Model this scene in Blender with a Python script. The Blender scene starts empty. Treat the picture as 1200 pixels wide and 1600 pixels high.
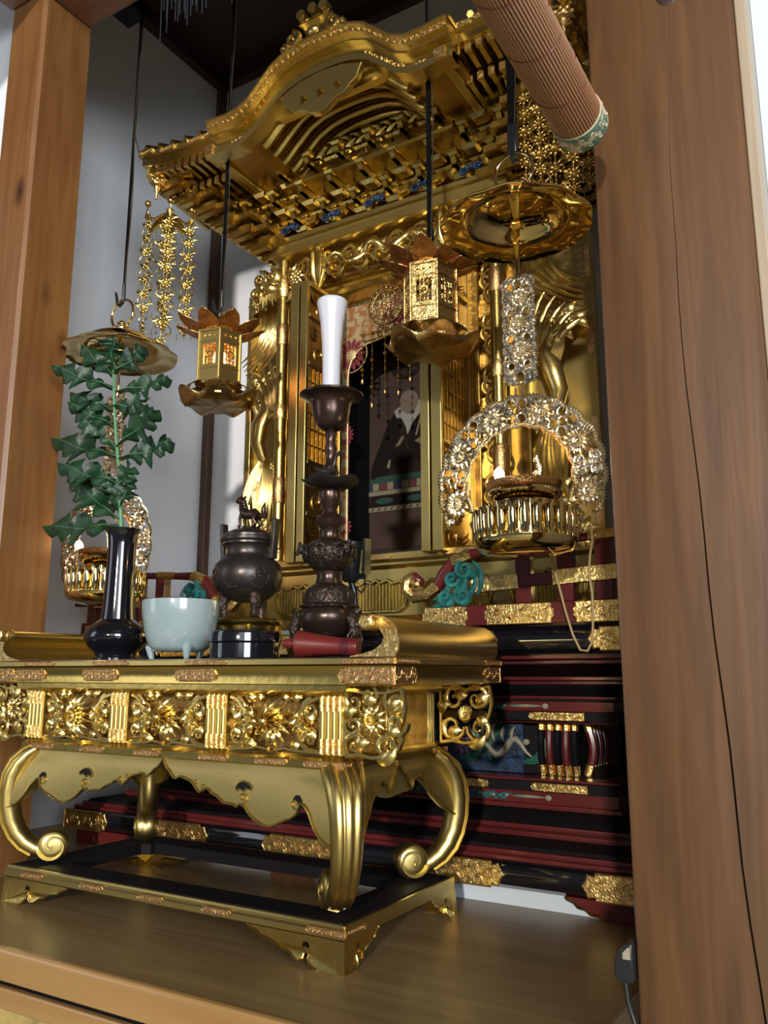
import bpy, bmesh, math, random
from math import sin, cos, pi, radians, atan2, sqrt
from mathutils import Vector, Matrix, geometry
random.seed(7)
S = bpy.context.scene
COL = S.collection

# ------------------------------------------------------------------ camera
F_PX = 1300.0
cd = bpy.data.cameras.new('camera'); cam = bpy.data.objects.new('camera', cd); COL.objects.link(cam)
cam.location = (0, 0, .42)
cam.rotation_euler = (radians(90 + 11.0), 0, radians(31.0))
cd.sensor_fit = 'VERTICAL'; cd.sensor_height = 36.0; cd.lens = 36.0 * F_PX / 1600.0
cd.clip_start = .01
S.camera = cam
# ------------------------------------------------------------------ world, sun, window light
w = bpy.data.worlds.new('world'); S.world = w; w.use_nodes = True
bg = w.node_tree.nodes['Background']; bg.inputs[0].default_value = (.62, .72, .9, 1); bg.inputs[1].default_value = .13
def lamp(name, kind, loc, d, energy, color=(1, 1, 1), size=1, sy=None, angle=None):
    ld = bpy.data.lights.new(name, kind); o = bpy.data.objects.new(name, ld); COL.objects.link(o)
    o.location = loc; o.rotation_euler = Vector(d).to_track_quat('-Z', 'Y').to_euler()
    ld.energy = energy; ld.color = color
    if kind == 'AREA':
        ld.shape = 'RECTANGLE'; ld.size = size; ld.size_y = sy or size
    if kind == 'SUN': ld.angle = angle
    if kind == 'POINT': ld.shadow_soft_size = size
    return o
lamp('sun', 'SUN', (1, -3, 2), (-.31, .93, -.18), 2.6, (1, .95, .88), angle=radians(2.2))
lamp('window_daylight_front', 'AREA', (.9, -2.2, 1.3), (-.75, 1.6, -.1), 11, (.86, .93, 1), 1.0, 1.5)
lamp('window_daylight_right', 'AREA', (2.3, -1.7, 1.3), (-1.15, .95, -.03), 150, (.88, .94, 1), 1.5, 1.7)
lamp('window_daylight_left', 'AREA', (-3.2, -.9, 1.2), (1, .9, -.12), 10, (.9, .95, 1), .9, 1.6)
S.view_settings.view_transform = 'Standard'; S.view_settings.look = 'None'
S.view_settings.exposure = 0.0; S.view_settings.gamma = 1.0; S.view_settings.use_curve_mapping = False

# ------------------------------------------------------------------ materials
M = {}
def mat(name, col, rough=.5, metal=0.0, bump=None, var=None, coat=0, emit=None, sub=0, kind='noise', spec=None):
    m = bpy.data.materials.new(name); m.use_nodes = True; nt = m.node_tree; n = nt.nodes; l = nt.links
    b = n['Principled BSDF']
    b.inputs['Base Color'].default_value = (*col, 1); b.inputs['Roughness'].default_value = rough
    b.inputs['Metallic'].default_value = metal; b.inputs['Coat Weight'].default_value = coat
    b.inputs['Coat Roughness'].default_value = .06
    if spec is not None: b.inputs['Specular IOR Level'].default_value = spec
    if sub: b.inputs['Subsurface Weight'].default_value = sub; b.inputs['Subsurface Scale'].default_value = .02
    if emit: b.inputs['Emission Color'].default_value = (*emit[0], 1); b.inputs['Emission Strength'].default_value = emit[1]
    tc = n.new('ShaderNodeTexCoord')
    if var:      # var = (second colour, scale, low, high, stretch)
        c2, sc, lo, hi, st = var
        mp = n.new('ShaderNodeMapping'); mp.inputs['Scale'].default_value = st
        t = n.new('ShaderNodeTexNoise'); t.inputs['Scale'].default_value = sc; t.inputs['Detail'].default_value = 5
        r = n.new('ShaderNodeValToRGB')
        r.color_ramp.elements[0].position = lo; r.color_ramp.elements[1].position = hi
        r.color_ramp.elements[0].color = (*col, 1); r.color_ramp.elements[1].color = (*c2, 1)
        l.new(tc.outputs['Object'], mp.inputs[0]); l.new(mp.outputs[0], t.inputs[0]); l.new(t.outputs[0], r.inputs[0])
        l.new(r.outputs[0], b.inputs['Base Color'])
    if bump:     # bump = (kind, scale, strength, distance)
        k, sc, st, di = bump
        if k == 'voronoi':
            t = n.new('ShaderNodeTexVoronoi'); t.inputs['Scale'].default_value = sc; t.feature = 'SMOOTH_F1'
        else:
            t = n.new('ShaderNodeTexNoise'); t.inputs['Scale'].default_value = sc; t.inputs['Detail'].default_value = 3
            if k == 'swirl': t.inputs['Distortion'].default_value = 2.5
        bp = n.new('ShaderNodeBump'); bp.inputs['Strength'].default_value = st; bp.inputs['Distance'].default_value = di
        l.new(tc.outputs['Object'], t.inputs[0]); l.new(t.outputs[0], bp.inputs['Height']); l.new(bp.outputs[0], b.inputs['Normal'])
    M[name] = m
    return m
ID = (1, 1, 1)
mat('gold_matte', (.50, .385, .145), .45, 1, ('noise', 300, .12, .002), ((.40, .30, .10), 5, .35, .8, ID))
mat('gold', (.66, .485, .15), .27, 1, ('noise', 60, .12, .004), ((.54, .38, .10), 6, .35, .75, ID))
mat('gold_flat', (.61, .475, .175), .34, 1, ('noise', 30, .06, .004), ((.54, .40, .13), 4, .35, .8, ID))
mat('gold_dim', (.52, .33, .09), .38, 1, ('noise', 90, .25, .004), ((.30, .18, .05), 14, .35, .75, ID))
mat('gold_carved', (.74, .56, .20), .3, 1, ('noise', 140, .12, .004), ((.60, .43, .14), 30, .4, .8, ID))
mat('engraved_gold', (.84, .61, .24), .3, 1, ('swirl', 130, .4, .003), ((.66, .44, .15), 150, .42, .62, ID))
mat('engraved_copper', (.70, .45, .20), .33, 1, ('swirl', 150, .4, .003), ((.52, .30, .12), 160, .42, .62, ID))
mat('copper', (.66, .36, .16), .3, 1, ('swirl', 90, .5, .004), ((.42, .22, .10), 60, .4, .7, ID))
mat('brass', (.86, .66, .30), .06, 1)
mat('brass_pale', (.92, .80, .57), .17, 1, ('swirl', 130, .38, .003))
mat('brass_old_and_gap_shade', (.55, .38, .15), .3, 1, ('swirl', 100, .4, .004), ((.3, .18, .07), 40, .4, .7, ID))  # old brass; also the painted shade on backings behind carvings
mat('bronze', (.050, .034, .027), .27, .75, ('noise', 50, .15, .004), ((.075, .040, .030), 12, .4, .7, ID))
mat('bronze_relief', (.045, .033, .027), .3, .75, ('swirl', 70, .7, .005), ((.085, .05, .035), 60, .5, .7, ID))
mat('iron_bronze', (.05, .042, .038), .33, .7, ('noise', 70, .12, .004))
mat('black_lacquer', (.006, .006, .008), .1, 0, None, None, .6)
mat('black_satin', (.006, .005, .006), .6, 0, spec=.15)
mat('black_plastic', (.012, .013, .015), .3)
mat('strap', (.003, .003, .003), .9, 0, ('noise', 300, .5, .003), spec=.1)
mat('red_lacquer', (.10, .012, .011), .3, 0, None, ((.07, .008, .008), 8, .4, .7, ID), .3)
mat('red_dark', (.075, .012, .018), .3, 0, None, None, .3)
mat('red_wood', (.125, .014, .012), .35, 0, None, None, .3)
mat('teal', (.008, .085, .085), .45, 0, ('noise', 120, .4, .004), ((.02, .19, .17), 50, .4, .7, ID))
mat('blue', (.004, .012, .030), .5, 0, ('noise', 120, .4, .004), ((.012, .04, .10), 40, .4, .7, ID))
mat('cream_paint', (.24, .22, .15), .5)
mat('purple_paint', (.16, .07, .16), .5)
mat('green_paint', (.02, .10, .06), .5)
mat('porcelain', (.29, .36, .36), .13, 0, None, ((.23, .30, .31), 14, .4, .7, ID), .5)
mat('candle', (.60, .60, .66), .3, 0, None, None, .4, None, .25)
mat('plaster', (.80, .81, .83), .9, 0, ('noise', 60, .15, .004), ((.72, .74, .77), 2.2, .35, .75, ID))
mat('wall_white', (.50, .56, .60), .9)
mat('leaf', (.006, .030, .012), .45, 0, ('noise', 60, .4, .004), ((.014, .056, .019), 22, .4, .7, ID))
mat('stem', (.10, .26, .12), .45)
mat('painting', (.034, .015, .008), .8, 0, ('noise', 400, .2, .001), ((.024, .010, .006), 9, .35, .7, ID))
mat('painting_edge', (.010, .004, .003), .8)
mat('shaded_green', (.004, .034, .022), .8)  # scroll colours dimmed: the shrine's shade is put into the pigments
mat('shaded_red', (.075, .012, .010), .8)
mat('shaded_cream', (.15, .13, .08), .8)
mat('shaded_blue', (.006, .012, .04), .8)
mat('robe', (.006, .0035, .0025), .9, spec=.2)
mat('robe_fold', (.014, .008, .005), .9, spec=.2)
mat('skin_paint', (.11, .085, .058), .8)
mat('white_paint', (.21, .20, .175), .8)
mat('orange_brocade', (.25, .095, .028), .6, 0, ('voronoi', 120, .5, .003), ((.33, .26, .13), 45, .45, .55, ID))
mat('brocade_red', (.14, .012, .02), .6)
mat('gold_thread', (.66, .50, .26), .45, .5, ('noise', 200, .5, .002))
mat('silk_green', (.10, .20, .13), .6, 0, ('voronoi', 90, .4, .003), ((.62, .50, .34), 55, .52, .56, ID))
mat('silk_gold', (.62, .48, .30), .5, .2)
mat('cord', (.42, .30, .14), .7)
mat('wire_brown', (.04, .025, .012), .6)
mat('flame', (1, .7, .4), .5, 0, None, None, 0, ((1, .72, .42), 40))
mat('bulb', (1, .5, .25), .5, 0, None, None, 0, ((1, .42, .2), 9))
mat('fringe', (.014, .016, .026), .8)
mat('tatami', (.30, .26, .14), .9)
mat('fusuma_gold', (.50, .36, .12), .5, .3, ('noise', 12, .2, .01), ((.30, .22, .09), 9, .45, .6, ID))

def wood(name, c1, c2, rough, axis, scale=9, knots=True, coat=.25):
    m = bpy.data.materials.new(name); m.use_nodes = True; nt = m.node_tree; n = nt.nodes; l = nt.links
    b = n['Principled BSDF']; b.inputs['Roughness'].default_value = rough
    b.inputs['Coat Weight'].default_value = coat; b.inputs['Coat Roughness'].default_value = .25
    tc = n.new('ShaderNodeTexCoord'); mp = n.new('ShaderNodeMapping')
    st = [1, 1, 1]; st[axis] = .06; mp.inputs['Scale'].default_value = st
    wv = n.new('ShaderNodeTexNoise'); wv.inputs['Scale'].default_value = scale * 5; wv.inputs['Detail'].default_value = 6; wv.inputs['Distortion'].default_value = .8
    n2 = n.new('ShaderNodeTexNoise'); n2.inputs['Scale'].default_value = 2.2; n2.inputs['Detail'].default_value = 2
    mx = n.new('ShaderNodeMath'); mx.operation = 'MULTIPLY_ADD'; mx.inputs[1].default_value = .65
    ad = n.new('ShaderNodeMath'); ad.operation = 'MULTIPLY'; ad.inputs[1].default_value = .35
    r = n.new('ShaderNodeValToRGB'); r.color_ramp.elements[0].position = .32; r.color_ramp.elements[1].position = .68
    r.color_ramp.elements[0].color = (*c2, 1); r.color_ramp.elements[1].color = (*c1, 1)
    l.new(tc.outputs['Object'], mp.inputs[0]); l.new(mp.outputs[0], wv.inputs[0]); l.new(tc.outputs['Object'], n2.inputs[0])
    l.new(n2.outputs[0], ad.inputs[0]); l.new(wv.outputs[0], mx.inputs[0]); l.new(ad.outputs[0], mx.inputs[2]); l.new(mx.outputs[0], r.inputs[0])
    last = r.outputs[0]
    if knots:
        mk = n.new('ShaderNodeMapping'); s2 = [7, 7, 7]; s2[axis] = 3.2; mk.inputs['Scale'].default_value = s2
        v = n.new('ShaderNodeTexVoronoi'); v.inputs['Scale'].default_value = 1
        rk = n.new('ShaderNodeValToRGB'); rk.color_ramp.elements[0].position = .05; rk.color_ramp.elements[1].position = .17
        rk.color_ramp.elements[0].color = (.22, .16, .12, 1); rk.color_ramp.elements[1].color = (1, 1, 1, 1)
        mm = n.new('ShaderNodeMix'); mm.data_type = 'RGBA'; mm.blend_type = 'MULTIPLY'; mm.inputs[0].default_value = 1
        l.new(tc.outputs['Object'], mk.inputs[0]); l.new(mk.outputs[0], v.inputs[0]); l.new(v.outputs[0], rk.inputs[0])
        l.new(last, mm.inputs[6]); l.new(rk.outputs[0], mm.inputs[7]); last = mm.outputs[2]
    l.new(last, b.inputs['Base Color'])
    bp = n.new('ShaderNodeBump'); bp.inputs['Strength'].default_value = .12; bp.inputs['Distance'].default_value = .004
    l.new(wv.outputs[0], bp.inputs['Height']); l.new(bp.outputs[0], b.inputs['Normal'])
    M[name] = m
wood('pillar_wood', (.128, .057, .019), (.060, .026, .009), .42, 2)
mat('knot_wood', (.030, .010, .005), .5)
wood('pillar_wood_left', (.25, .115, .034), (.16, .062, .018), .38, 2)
wood('beam_wood', (.22, .09, .035), (.12, .045, .018), .5, 0, knots=False)
wood('dais_wood', (.225, .145, .060), (.135, .082, .032), .38, 0, 7, knots=False, coat=.15)
wood('dais_edge_wood', (.36, .21, .075), (.24, .125, .04), .22, 0, 4, knots=False, coat=.5)
wood('ceiling_wood', (.055, .022, .014), (.028, .012, .008), .6, 1, knots=False)
wood('pale_wood', (.36, .28, .19), (.27, .20, .13), .5, 2, knots=False)
wood('bamboo', (.38, .175, .07), (.25, .10, .04), .4, 1, 12, knots=False)

# ------------------------------------------------------------------ mesh builder
class MB:
    def __init__(s): s.v = []; s.f = []; s.mi = []; s.cur = 0
    def face(s, *idx): s.f.append(idx); s.mi.append(s.cur)
    def add(s, vs):
        b = len(s.v); s.v.extend([tuple(p) for p in vs]); return b
    def box(s, x0, x1, y0, y1, z0, z1):
        b = s.add([(x0,y0,z0),(x1,y0,z0),(x1,y1,z0),(x0,y1,z0),(x0,y0,z1),(x1,y0,z1),(x1,y1,z1),(x0,y1,z1)])
        for q in ((0,3,2,1),(4,5,6,7),(0,1,5,4),(1,2,6,5),(2,3,7,6),(3,0,4,7)): s.face(*[b+i for i in q])
        return s
    def bar(s, a, c, w, h, up=(0, 0, 1)):
        return s.sweep([a, c], w, h, up, n=4, sq=True)
    def sweep(s, path, w, h=None, up=(0, 1, 0), n=6, sq=False, closed=False, cap=True):
        """closed cross-section (ellipse w x h half sizes, or rectangle) along a path; w,h numbers, lists or functions of t"""
        P_ = [Vector(p) for p in path]; N = len(P_); up = Vector(up)
        def val(q, i, t):
            if q is None: return val(w, i, t)
            if callable(q): return q(t)
            if isinstance(q, (list, tuple)): return q[i]
            return q
        rings = []
        for i, p in enumerate(P_):
            t = i / max(1, N - 1)
            if closed: d = P_[(i + 1) % N] - P_[i - 1]
            else: d = P_[min(i + 1, N - 1)] - P_[max(i - 1, 0)]
            if d.length < 1e-9: d = Vector((0, 0, 1))
            d.normalize(); sd = d.cross(up)
            if sd.length < 1e-4: sd = d.cross(Vector((1, 0, 0))) if abs(d.x) < .9 else d.cross(Vector((0, 0, 1)))
            sd.normalize(); nn = sd.cross(d)
            ww = val(w, i, t); hh = val(h, i, t)
            if sq: pts = [p + sd * (a * ww) + nn * (b * hh) for a, b in ((-1,-1),(1,-1),(1,1),(-1,1))]
            else: pts = [p + sd * (ww * cos(2*pi*k/n)) + nn * (hh * sin(2*pi*k/n)) for k in range(n)]
            rings.append(s.add(pts))
        m = 4 if sq else n
        for i in range(N if closed else N - 1):
            a = rings[i]; b = rings[(i + 1) % N]
            for k in range(m):
                k2 = (k + 1) % m; s.face(a + k, a + k2, b + k2, b + k)
        if cap and not closed:
            s.face(*[rings[0] + k for k in reversed(range(m))]); s.face(*[rings[-1] + k for k in range(m)])
        return s
    def lathe(s, prof, c=(0, 0, 0), n=32, fn=None, axis='z', close=True):
        rings = []
        for i, (r, z) in enumerate(prof):
            pts = []
            for k in range(n):
                a = 2 * pi * k / n; rr, zz = (r, z) if fn is None else fn(r, z, a, i)
                if axis == 'z': p = (c[0] + rr*cos(a), c[1] + rr*sin(a), c[2] + zz)
                elif axis == 'y': p = (c[0] + rr*cos(a), c[1] + zz, c[2] - rr*sin(a))
                else: p = (c[0] + zz, c[1] + rr*cos(a), c[2] + rr*sin(a))
                pts.append(p)
            rings.append(s.add(pts))
        for i in range(len(rings) - 1):
            a, b = rings[i], rings[i+1]
            for k in range(n): s.face(a+k, a+(k+1) % n, b+(k+1) % n, b+k)
        if close:
            if prof[0][0] > 1e-6: s.face(*[rings[0]+k for k in reversed(range(n))])
            if prof[-1][0] > 1e-6: s.face(*[rings[-1]+k for k in range(n)])
        return s
    def ball(s, c, rx, ry=None, rz=None, n=10, m=6):
        ry = ry or rx; rz = rz or rx; rings = []
        for j in range(m + 1):
            th = pi * j / m
            rings.append(s.add([(c[0] + rx*max(sin(th), .001)*cos(2*pi*k/n), c[1] + ry*max(sin(th), .001)*sin(2*pi*k/n), c[2] - rz*cos(th)) for k in range(n)]))
        for j in range(m):
            for k in range(n): s.face(rings[j]+k, rings[j]+(k+1) % n, rings[j+1]+(k+1) % n, rings[j+1]+k)
        return s
    def torus(s, c, R, r, up=(0, 1, 0), n=24, m=6, a0=0, a1=2*pi, rx=1, rz=1):
        up = Vector(up).normalized(); e1 = up.orthogonal().normalized() if abs(up.y) < .99 else Vector((1, 0, 0)); e2 = up.cross(e1)
        full = abs(a1 - a0 - 2*pi) < 1e-5; N = n if full else n + 1
        path = [Vector(c) + e1*(R*rx*cos(a0+(a1-a0)*i/n)) + e2*(R*rz*sin(a0+(a1-a0)*i/n)) for i in range(N)]
        return s.sweep(path, r, r, up, m, closed=full)
    def prism(s, outline, d0, d1, mp=lambda u, v, d: (u, d, v), holes=()):
        """2D outline (with holes) given a thickness from d0 to d1"""
        loops = [list(outline)] + [list(h) for h in holes]
        flat = [p for lp in loops for p in lp]
        tris = geometry.tessellate_polygon([[Vector((p[0], p[1], 0)) for p in lp] for lp in loops])
        a = s.add([mp(p[0], p[1], d0) for p in flat]); b = s.add([mp(p[0], p[1], d1) for p in flat])
        for t in tris: s.face(a+t[0], a+t[1], a+t[2]); s.face(b+t[2], b+t[1], b+t[0])
        o = 0
        for lp in loops:
            L = len(lp)
            for i in range(L):
                j = (i+1) % L; s.face(a+o+i, a+o+j, b+o+j, b+o+i)
            o += L
        return s
    def rectloft(s, x0, x1, y0, y1, prof, back=True):
        """mitred moulding round a box footprint; prof = [(outset, z)...]"""
        rings = [s.add([(x0-d, y0-d, z), (x1+d, y0-d, z), (x1+d, y1+(d if back else 0), z), (x0-d, y1+(d if back else 0), z)]) for d, z in prof]
        for i in range(len(rings)-1):
            for k in range(4): s.face(rings[i]+k, rings[i]+(k+1) % 4, rings[i+1]+(k+1) % 4, rings[i+1]+k)
        s.face(*[rings[0]+k for k in (3, 2, 1, 0)]); s.face(*[rings[-1]+k for k in range(4)])
        return s
    def grid(s, rows):
        nr = len(rows); nc = len(rows[0]); b = s.add([p for r in rows for p in r])
        for i in range(nr-1):
            for j in range(nc-1): s.face(b+i*nc+j, b+i*nc+j+1, b+(i+1)*nc+j+1, b+(i+1)*nc+j)
        return s
    def shell(s, rows, off):
        """grid given thickness: off(p) -> offset point"""
        nr = len(rows); nc = len(rows[0]); n0 = len(s.v)
        s.grid(rows); back = [[off(p) for p in r] for r in rows]; b = s.add([p for r in back for p in r])
        for i in range(nr-1):
            for j in range(nc-1): s.face(b+(i+1)*nc+j, b+(i+1)*nc+j+1, b+i*nc+j+1, b+i*nc+j)
        for j in range(nc-1):
            s.face(n0+j+1, n0+j, b+j, b+j+1); q = (nr-1)*nc; s.face(n0+q+j, n0+q+j+1, b+q+j+1, b+q+j)
        for i in range(nr-1):
            s.face(n0+i*nc, n0+(i+1)*nc, b+(i+1)*nc, b+i*nc); q = nc-1; s.face(n0+(i+1)*nc+q, n0+i*nc+q, b+i*nc+q, b+(i+1)*nc+q)
        return s

ORG = {}
def tagit(o, label=None, cat=None, group=None, kind=None):
    if label: o['label'] = label
    if cat: o['category'] = cat
    if group: o['group'] = group
    if kind: o['kind'] = kind
    return o
def thing(name, label, cat, loc=(0, 0, 0), group=None):
    o = bpy.data.objects.new(name, None); COL.objects.link(o); o.location = loc; o.empty_display_size = .02
    ORG[o.name] = Vector(loc); tagit(o, label, cat, group); return o
def build(m, name, mt, parent=None, origin=None, smooth=30, label=None, kind=None, bevel=0, local=False):
    """link the collected mesh as ONE object; coordinates are world ones unless local"""
    org = Vector((0, 0, 0)) if local else (ORG[parent.name] if parent is not None else Vector(origin or (0, 0, 0)))
    me = bpy.data.meshes.new(name)
    me.from_pydata([(x-org.x, y-org.y, z-org.z) for x, y, z in m.v], [], m.f)
    mts = mt if isinstance(mt, (list, tuple)) else [mt]
    for q in mts: me.materials.append(M[q])
    if len(mts) > 1: me.polygons.foreach_set('material_index', m.mi)
    bm = bmesh.new(); bm.from_mesh(me); bmesh.ops.recalc_face_normals(bm, faces=bm.faces)
    if smooth:
        ca = radians(smooth)
        for f in bm.faces: f.smooth = True
        for e in bm.edges:
            if len(e.link_faces) != 2 or e.calc_face_angle(0) > ca: e.smooth = False
    bm.to_mesh(me); bm.free()
    o = bpy.data.objects.new(name, me); COL.objects.link(o)
    if parent is not None: o.parent = parent; ORG[o.name] = org
    else: o.location = org; ORG[o.name] = org
    if bevel:
        md = o.modifiers.new('bevel', 'BEVEL'); md.width = bevel; md.segments = 2; md.limit_method = 'ANGLE'; md.angle_limit = radians(40)
    tagit(o, label, None, None, kind)
    return o
def build_split(m, name, mt, parent=None, gap=.003, **kw):
    """one object per separate piece (pieces closer than gap stay together)"""
    par = list(range(len(m.v)))
    def fd(a):
        while par[a] != a: par[a] = par[par[a]]; a = par[a]
        return a
    for f in m.f:
        r = fd(f[0])
        for q in f[1:]: par[fd(q)] = r
    comp = {}
    for i in range(len(m.v)): comp.setdefault(fd(i), []).append(i)
    cl = []
    for ids in comp.values():
        lo = [min(m.v[i][k] for i in ids)-gap/2 for k in range(3)]; hi = [max(m.v[i][k] for i in ids)+gap/2 for k in range(3)]
        ids = set(ids); keep = []
        for c in cl:
            if all(c[0][k] <= hi[k] and lo[k] <= c[1][k] for k in range(3)):
                ids |= c[2]; lo = [min(lo[k], c[0][k]) for k in range(3)]; hi = [max(hi[k], c[1][k]) for k in range(3)]
            else: keep.append(c)
        cl = keep+[(lo, hi, ids)]
    out = []
    for lo, hi, ids in cl:
        q = MB(); mp = {}
        for i in sorted(ids): mp[i] = len(q.v); q.v.append(m.v[i])
        for f in m.f:
            if f[0] in ids: q.face(*[mp[i] for i in f])
        out.append(build(q, name, mt, parent, **kw))
    return out
def copy_tree(o, parent=None):
    c = o.copy(); COL.objects.link(c)
    if parent is not None: c.parent = parent
    for ch in [q for q in o.children]: copy_tree(ch, c)
    return c
def struct(m, name, mt, bevel=0, smooth=30):
    o = build(m, name, mt, None, None, smooth, bevel=bevel); o['kind'] = 'structure'; return o

# ------------------------------------------------------------------ ornament vocabulary (plane given by a frame: origin, u, v, normal)
class Fr:
    def __init__(s, o, u=(1, 0, 0), v=(0, 0, 1)):
        s.o = Vector(o); s.u = Vector(u).normalized(); s.v = Vector(v).normalized(); s.n = s.u.cross(s.v)
        if abs(s.u.x) > .999 and s.v.z > .999: s.n = Vector((0, -1, 0))  # n points to the front (-y for x,z)
    def __call__(s, a, b, c=0): return s.o + s.u*a + s.v*b + s.n*c
def spiral(m, fr, cx, cz, r, a0, turns, sg, w, h=None, d=0, ball=True, n=16):
    path = []
    for i in range(n+1):
        t = i/n; rr = r*(1-t)**.85 + r*.16; a = a0 + sg*2*pi*turns*t
        path.append(fr(cx+rr*cos(a), cz+rr*sin(a), d + .25*w*t*3))
    m.sweep(path, lambda t: w*(.55+.75*sin(pi*min(1, t*1.1+.12))), lambda t: (h or w)*(1-.2*t), fr.n, 6)
    if ball: m.ball(path[-1], w*.75, n=6, m=4)
def blade(m, fr, a, b, bend, w, h, d0=0, d1=0, lift=0, n=6):
    """leaf/petal: tapering both ends, ridge section, bent sideways by bend and lifted off the plane"""
    a = Vector(a); b = Vector(b); dd = b-a; pr = Vector((-dd.y, dd.x))
    path = []
    for i in range(n+1):
        t = i/n; q = a + dd*t + pr*(bend*4*t*(1-t)); path.append(fr(q.x, q.y, d0+(d1-d0)*t + lift*4*t*(1-t)))
    m.sweep(path, lambda t: w*max(.12, sin(pi*min(1, t*.92+.06))**.8), lambda t: h*max(.25, sin(pi*min(1, t*.9+.08))), fr.n, 4)
def flower(m, fr, cx, cz, R, n=14, layers=2, d=0, dome=.3, core=.22, ph=0):
    for L in range(layers):
        k = R*(1-.32*L); nn = n - 2*L
        for i in range(nn):
            a = 2*pi*(i+.5*L)/nn + ph
            blade(m, fr, (cx+k*.18*cos(a), cz+k*.18*sin(a)), (cx+k*cos(a), cz+k*sin(a)), 0, 1.9*k/nn, R*.1, d+R*.12*L, d+R*(.02+.16*L), R*dome*.5, 5)
    m.ball(fr(cx, cz, d+R*.2), R*core, n=8, m=5)
def leafspray(m, fr, cx, cz, a0, R, n=5, spread=1.5, w=.22, d=0):
    for i in range(n):
        a = a0 + spread*(i/(n-1)-.5); k = R*(1-.35*abs(i/(n-1)-.5)*2)
        blade(m, fr, (cx, cz), (cx+k*cos(a), cz+k*sin(a)), .12*(1 if i % 2 else -1), R*w, R*w*.5, d, d+R*.1, R*.15, 5)
def fitting(L, H, tip=True, n=4):
    """outline of an engraved metal plate with cusped ends"""
    pts = []; e = H*.5
    right = [(L/2-e*1.1, H/2), (L/2-e*1.0, H*.36), (L/2-e*.45, H*.42), (L/2-e*.28, H*.2), (L/2, 0), (L/2-e*.28, -H*.2), (L/2-e*.45, -H*.42), (L/2-e*1.0, -H*.36), (L/2-e*1.1, -H/2)]
    left = [(-x, y) for x, y in reversed(right)]
    return right + left
def fit_plate(m, fr, cx, cz, L, H, t=.002, ends='both'):
    o = fitting(L, H)
    if ends == 'left': o = [(x, y) if x < 0 else (L/2, y) for x, y in o if x < 0 or abs(abs(y)-H/2) < 1e-9]
    if ends == 'right': o = [(x, y) if x > 0 else (-L/2, y) for x, y in o if x > 0 or abs(abs(y)-H/2) < 1e-9]
    m.prism([(cx+x, cz+y) for x, y in o], 0, t, lambda u, v, d: fr(u, v, d))
    m.sweep([fr(cx+x*.985, cz+y*.96, t) for x, y in o], H*.035, H*.03, fr.n, 4, closed=True)
    chase(m, fr, cx, cz, L*(.80 if ends == 'both' else .86), H*.74, t)
def chase(m, fr, cx, cz, L, H, t):
    """chased arabesque: alternating volutes and little leaves"""
    n = max(2, int(L/(H*.62))); st = L/n
    for i in range(n):
        x = cx-L/2+st*(i+.5); s = 1 if i % 2 else -1
        spiral(m, fr, x, cz+s*H*.10, min(H*.34, st*.6), pi/2*s, 1.25, s, H*.05, H*.04, t, ball=False, n=9)
        blade(m, fr, (x-st*.1, cz-s*H*.18), (x+st*.5, cz-s*H*.42), .2*s, H*.07, H*.05, t, t, 0, 3)
# ================================================================== SETTING
m = MB(); m.box(-2.5, -2.08, 1.24, 2.3, -.45, 2.76); struct(m, 'wall_left', 'plaster')
m = MB(); m.box(-2.08, .1, 2.2, 2.3, -.45, 2.76); struct(m, 'wall_back', 'plaster')
m = MB(); m.box(-3.6, -1.78, 1.16, 1.24, -.45, 2.95); struct(m, 'wall_front', 'plaster')
m = MB(); m.box(-.0722, 2.0, 1.02, 1.1, -.45, 2.95); struct(m, 'wall_right', 'wall_white')
m = MB(); m.box(-.2, -.12, 1.1, 2.2, -.45, 2.76); struct(m, 'wall_inner', 'plaster')
m = MB(); m.box(-2.5, -.1, 1.1, 2.3, 2.76, 2.8); struct(m, 'ceiling', 'ceiling_wood')
m = MB()
m.box(-2.08, -.2, 2.165, 2.2, 2.70, 2.76); m.box(-2.08, -2.045, 1.24, 2.165, 2.70, 2.76)
struct(m, 'trim_1', 'ceiling_wood')                                              # ceiling moulding
m = MB(); m.box(-2.08, -2.05, 2.17, 2.2, 0, 2.70); struct(m, 'trim_2', 'pillar_wood', .002)   # corner post
m = MB(); m.box(-3.6, 2, -3.2, 1.16, 2.95, 3.0); struct(m, 'ceiling_hall', 'ceiling_wood')
m = MB(); m.box(-3.6, 2, -3.2, 2.3, -.5, -.45); struct(m, 'floor', 'tatami')
# left pillar, with a chamfered front corner
def chamf_pillar(x0, x1, y0, y1, z0, z1, c):
    m = MB(); pts = [(x0, y0+c), (x0+c, y0), (x1-c, y0), (x1, y0+c), (x1, y1), (x0, y1)]
    m.prism(pts, z0, z1, lambda u, v, d: (u, v, d)); return m
struct(chamf_pillar(-1.785, -1.65, 1.105, 1.243, -.45, 2.95, .008), 'trim_3', 'pillar_wood_left')
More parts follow.
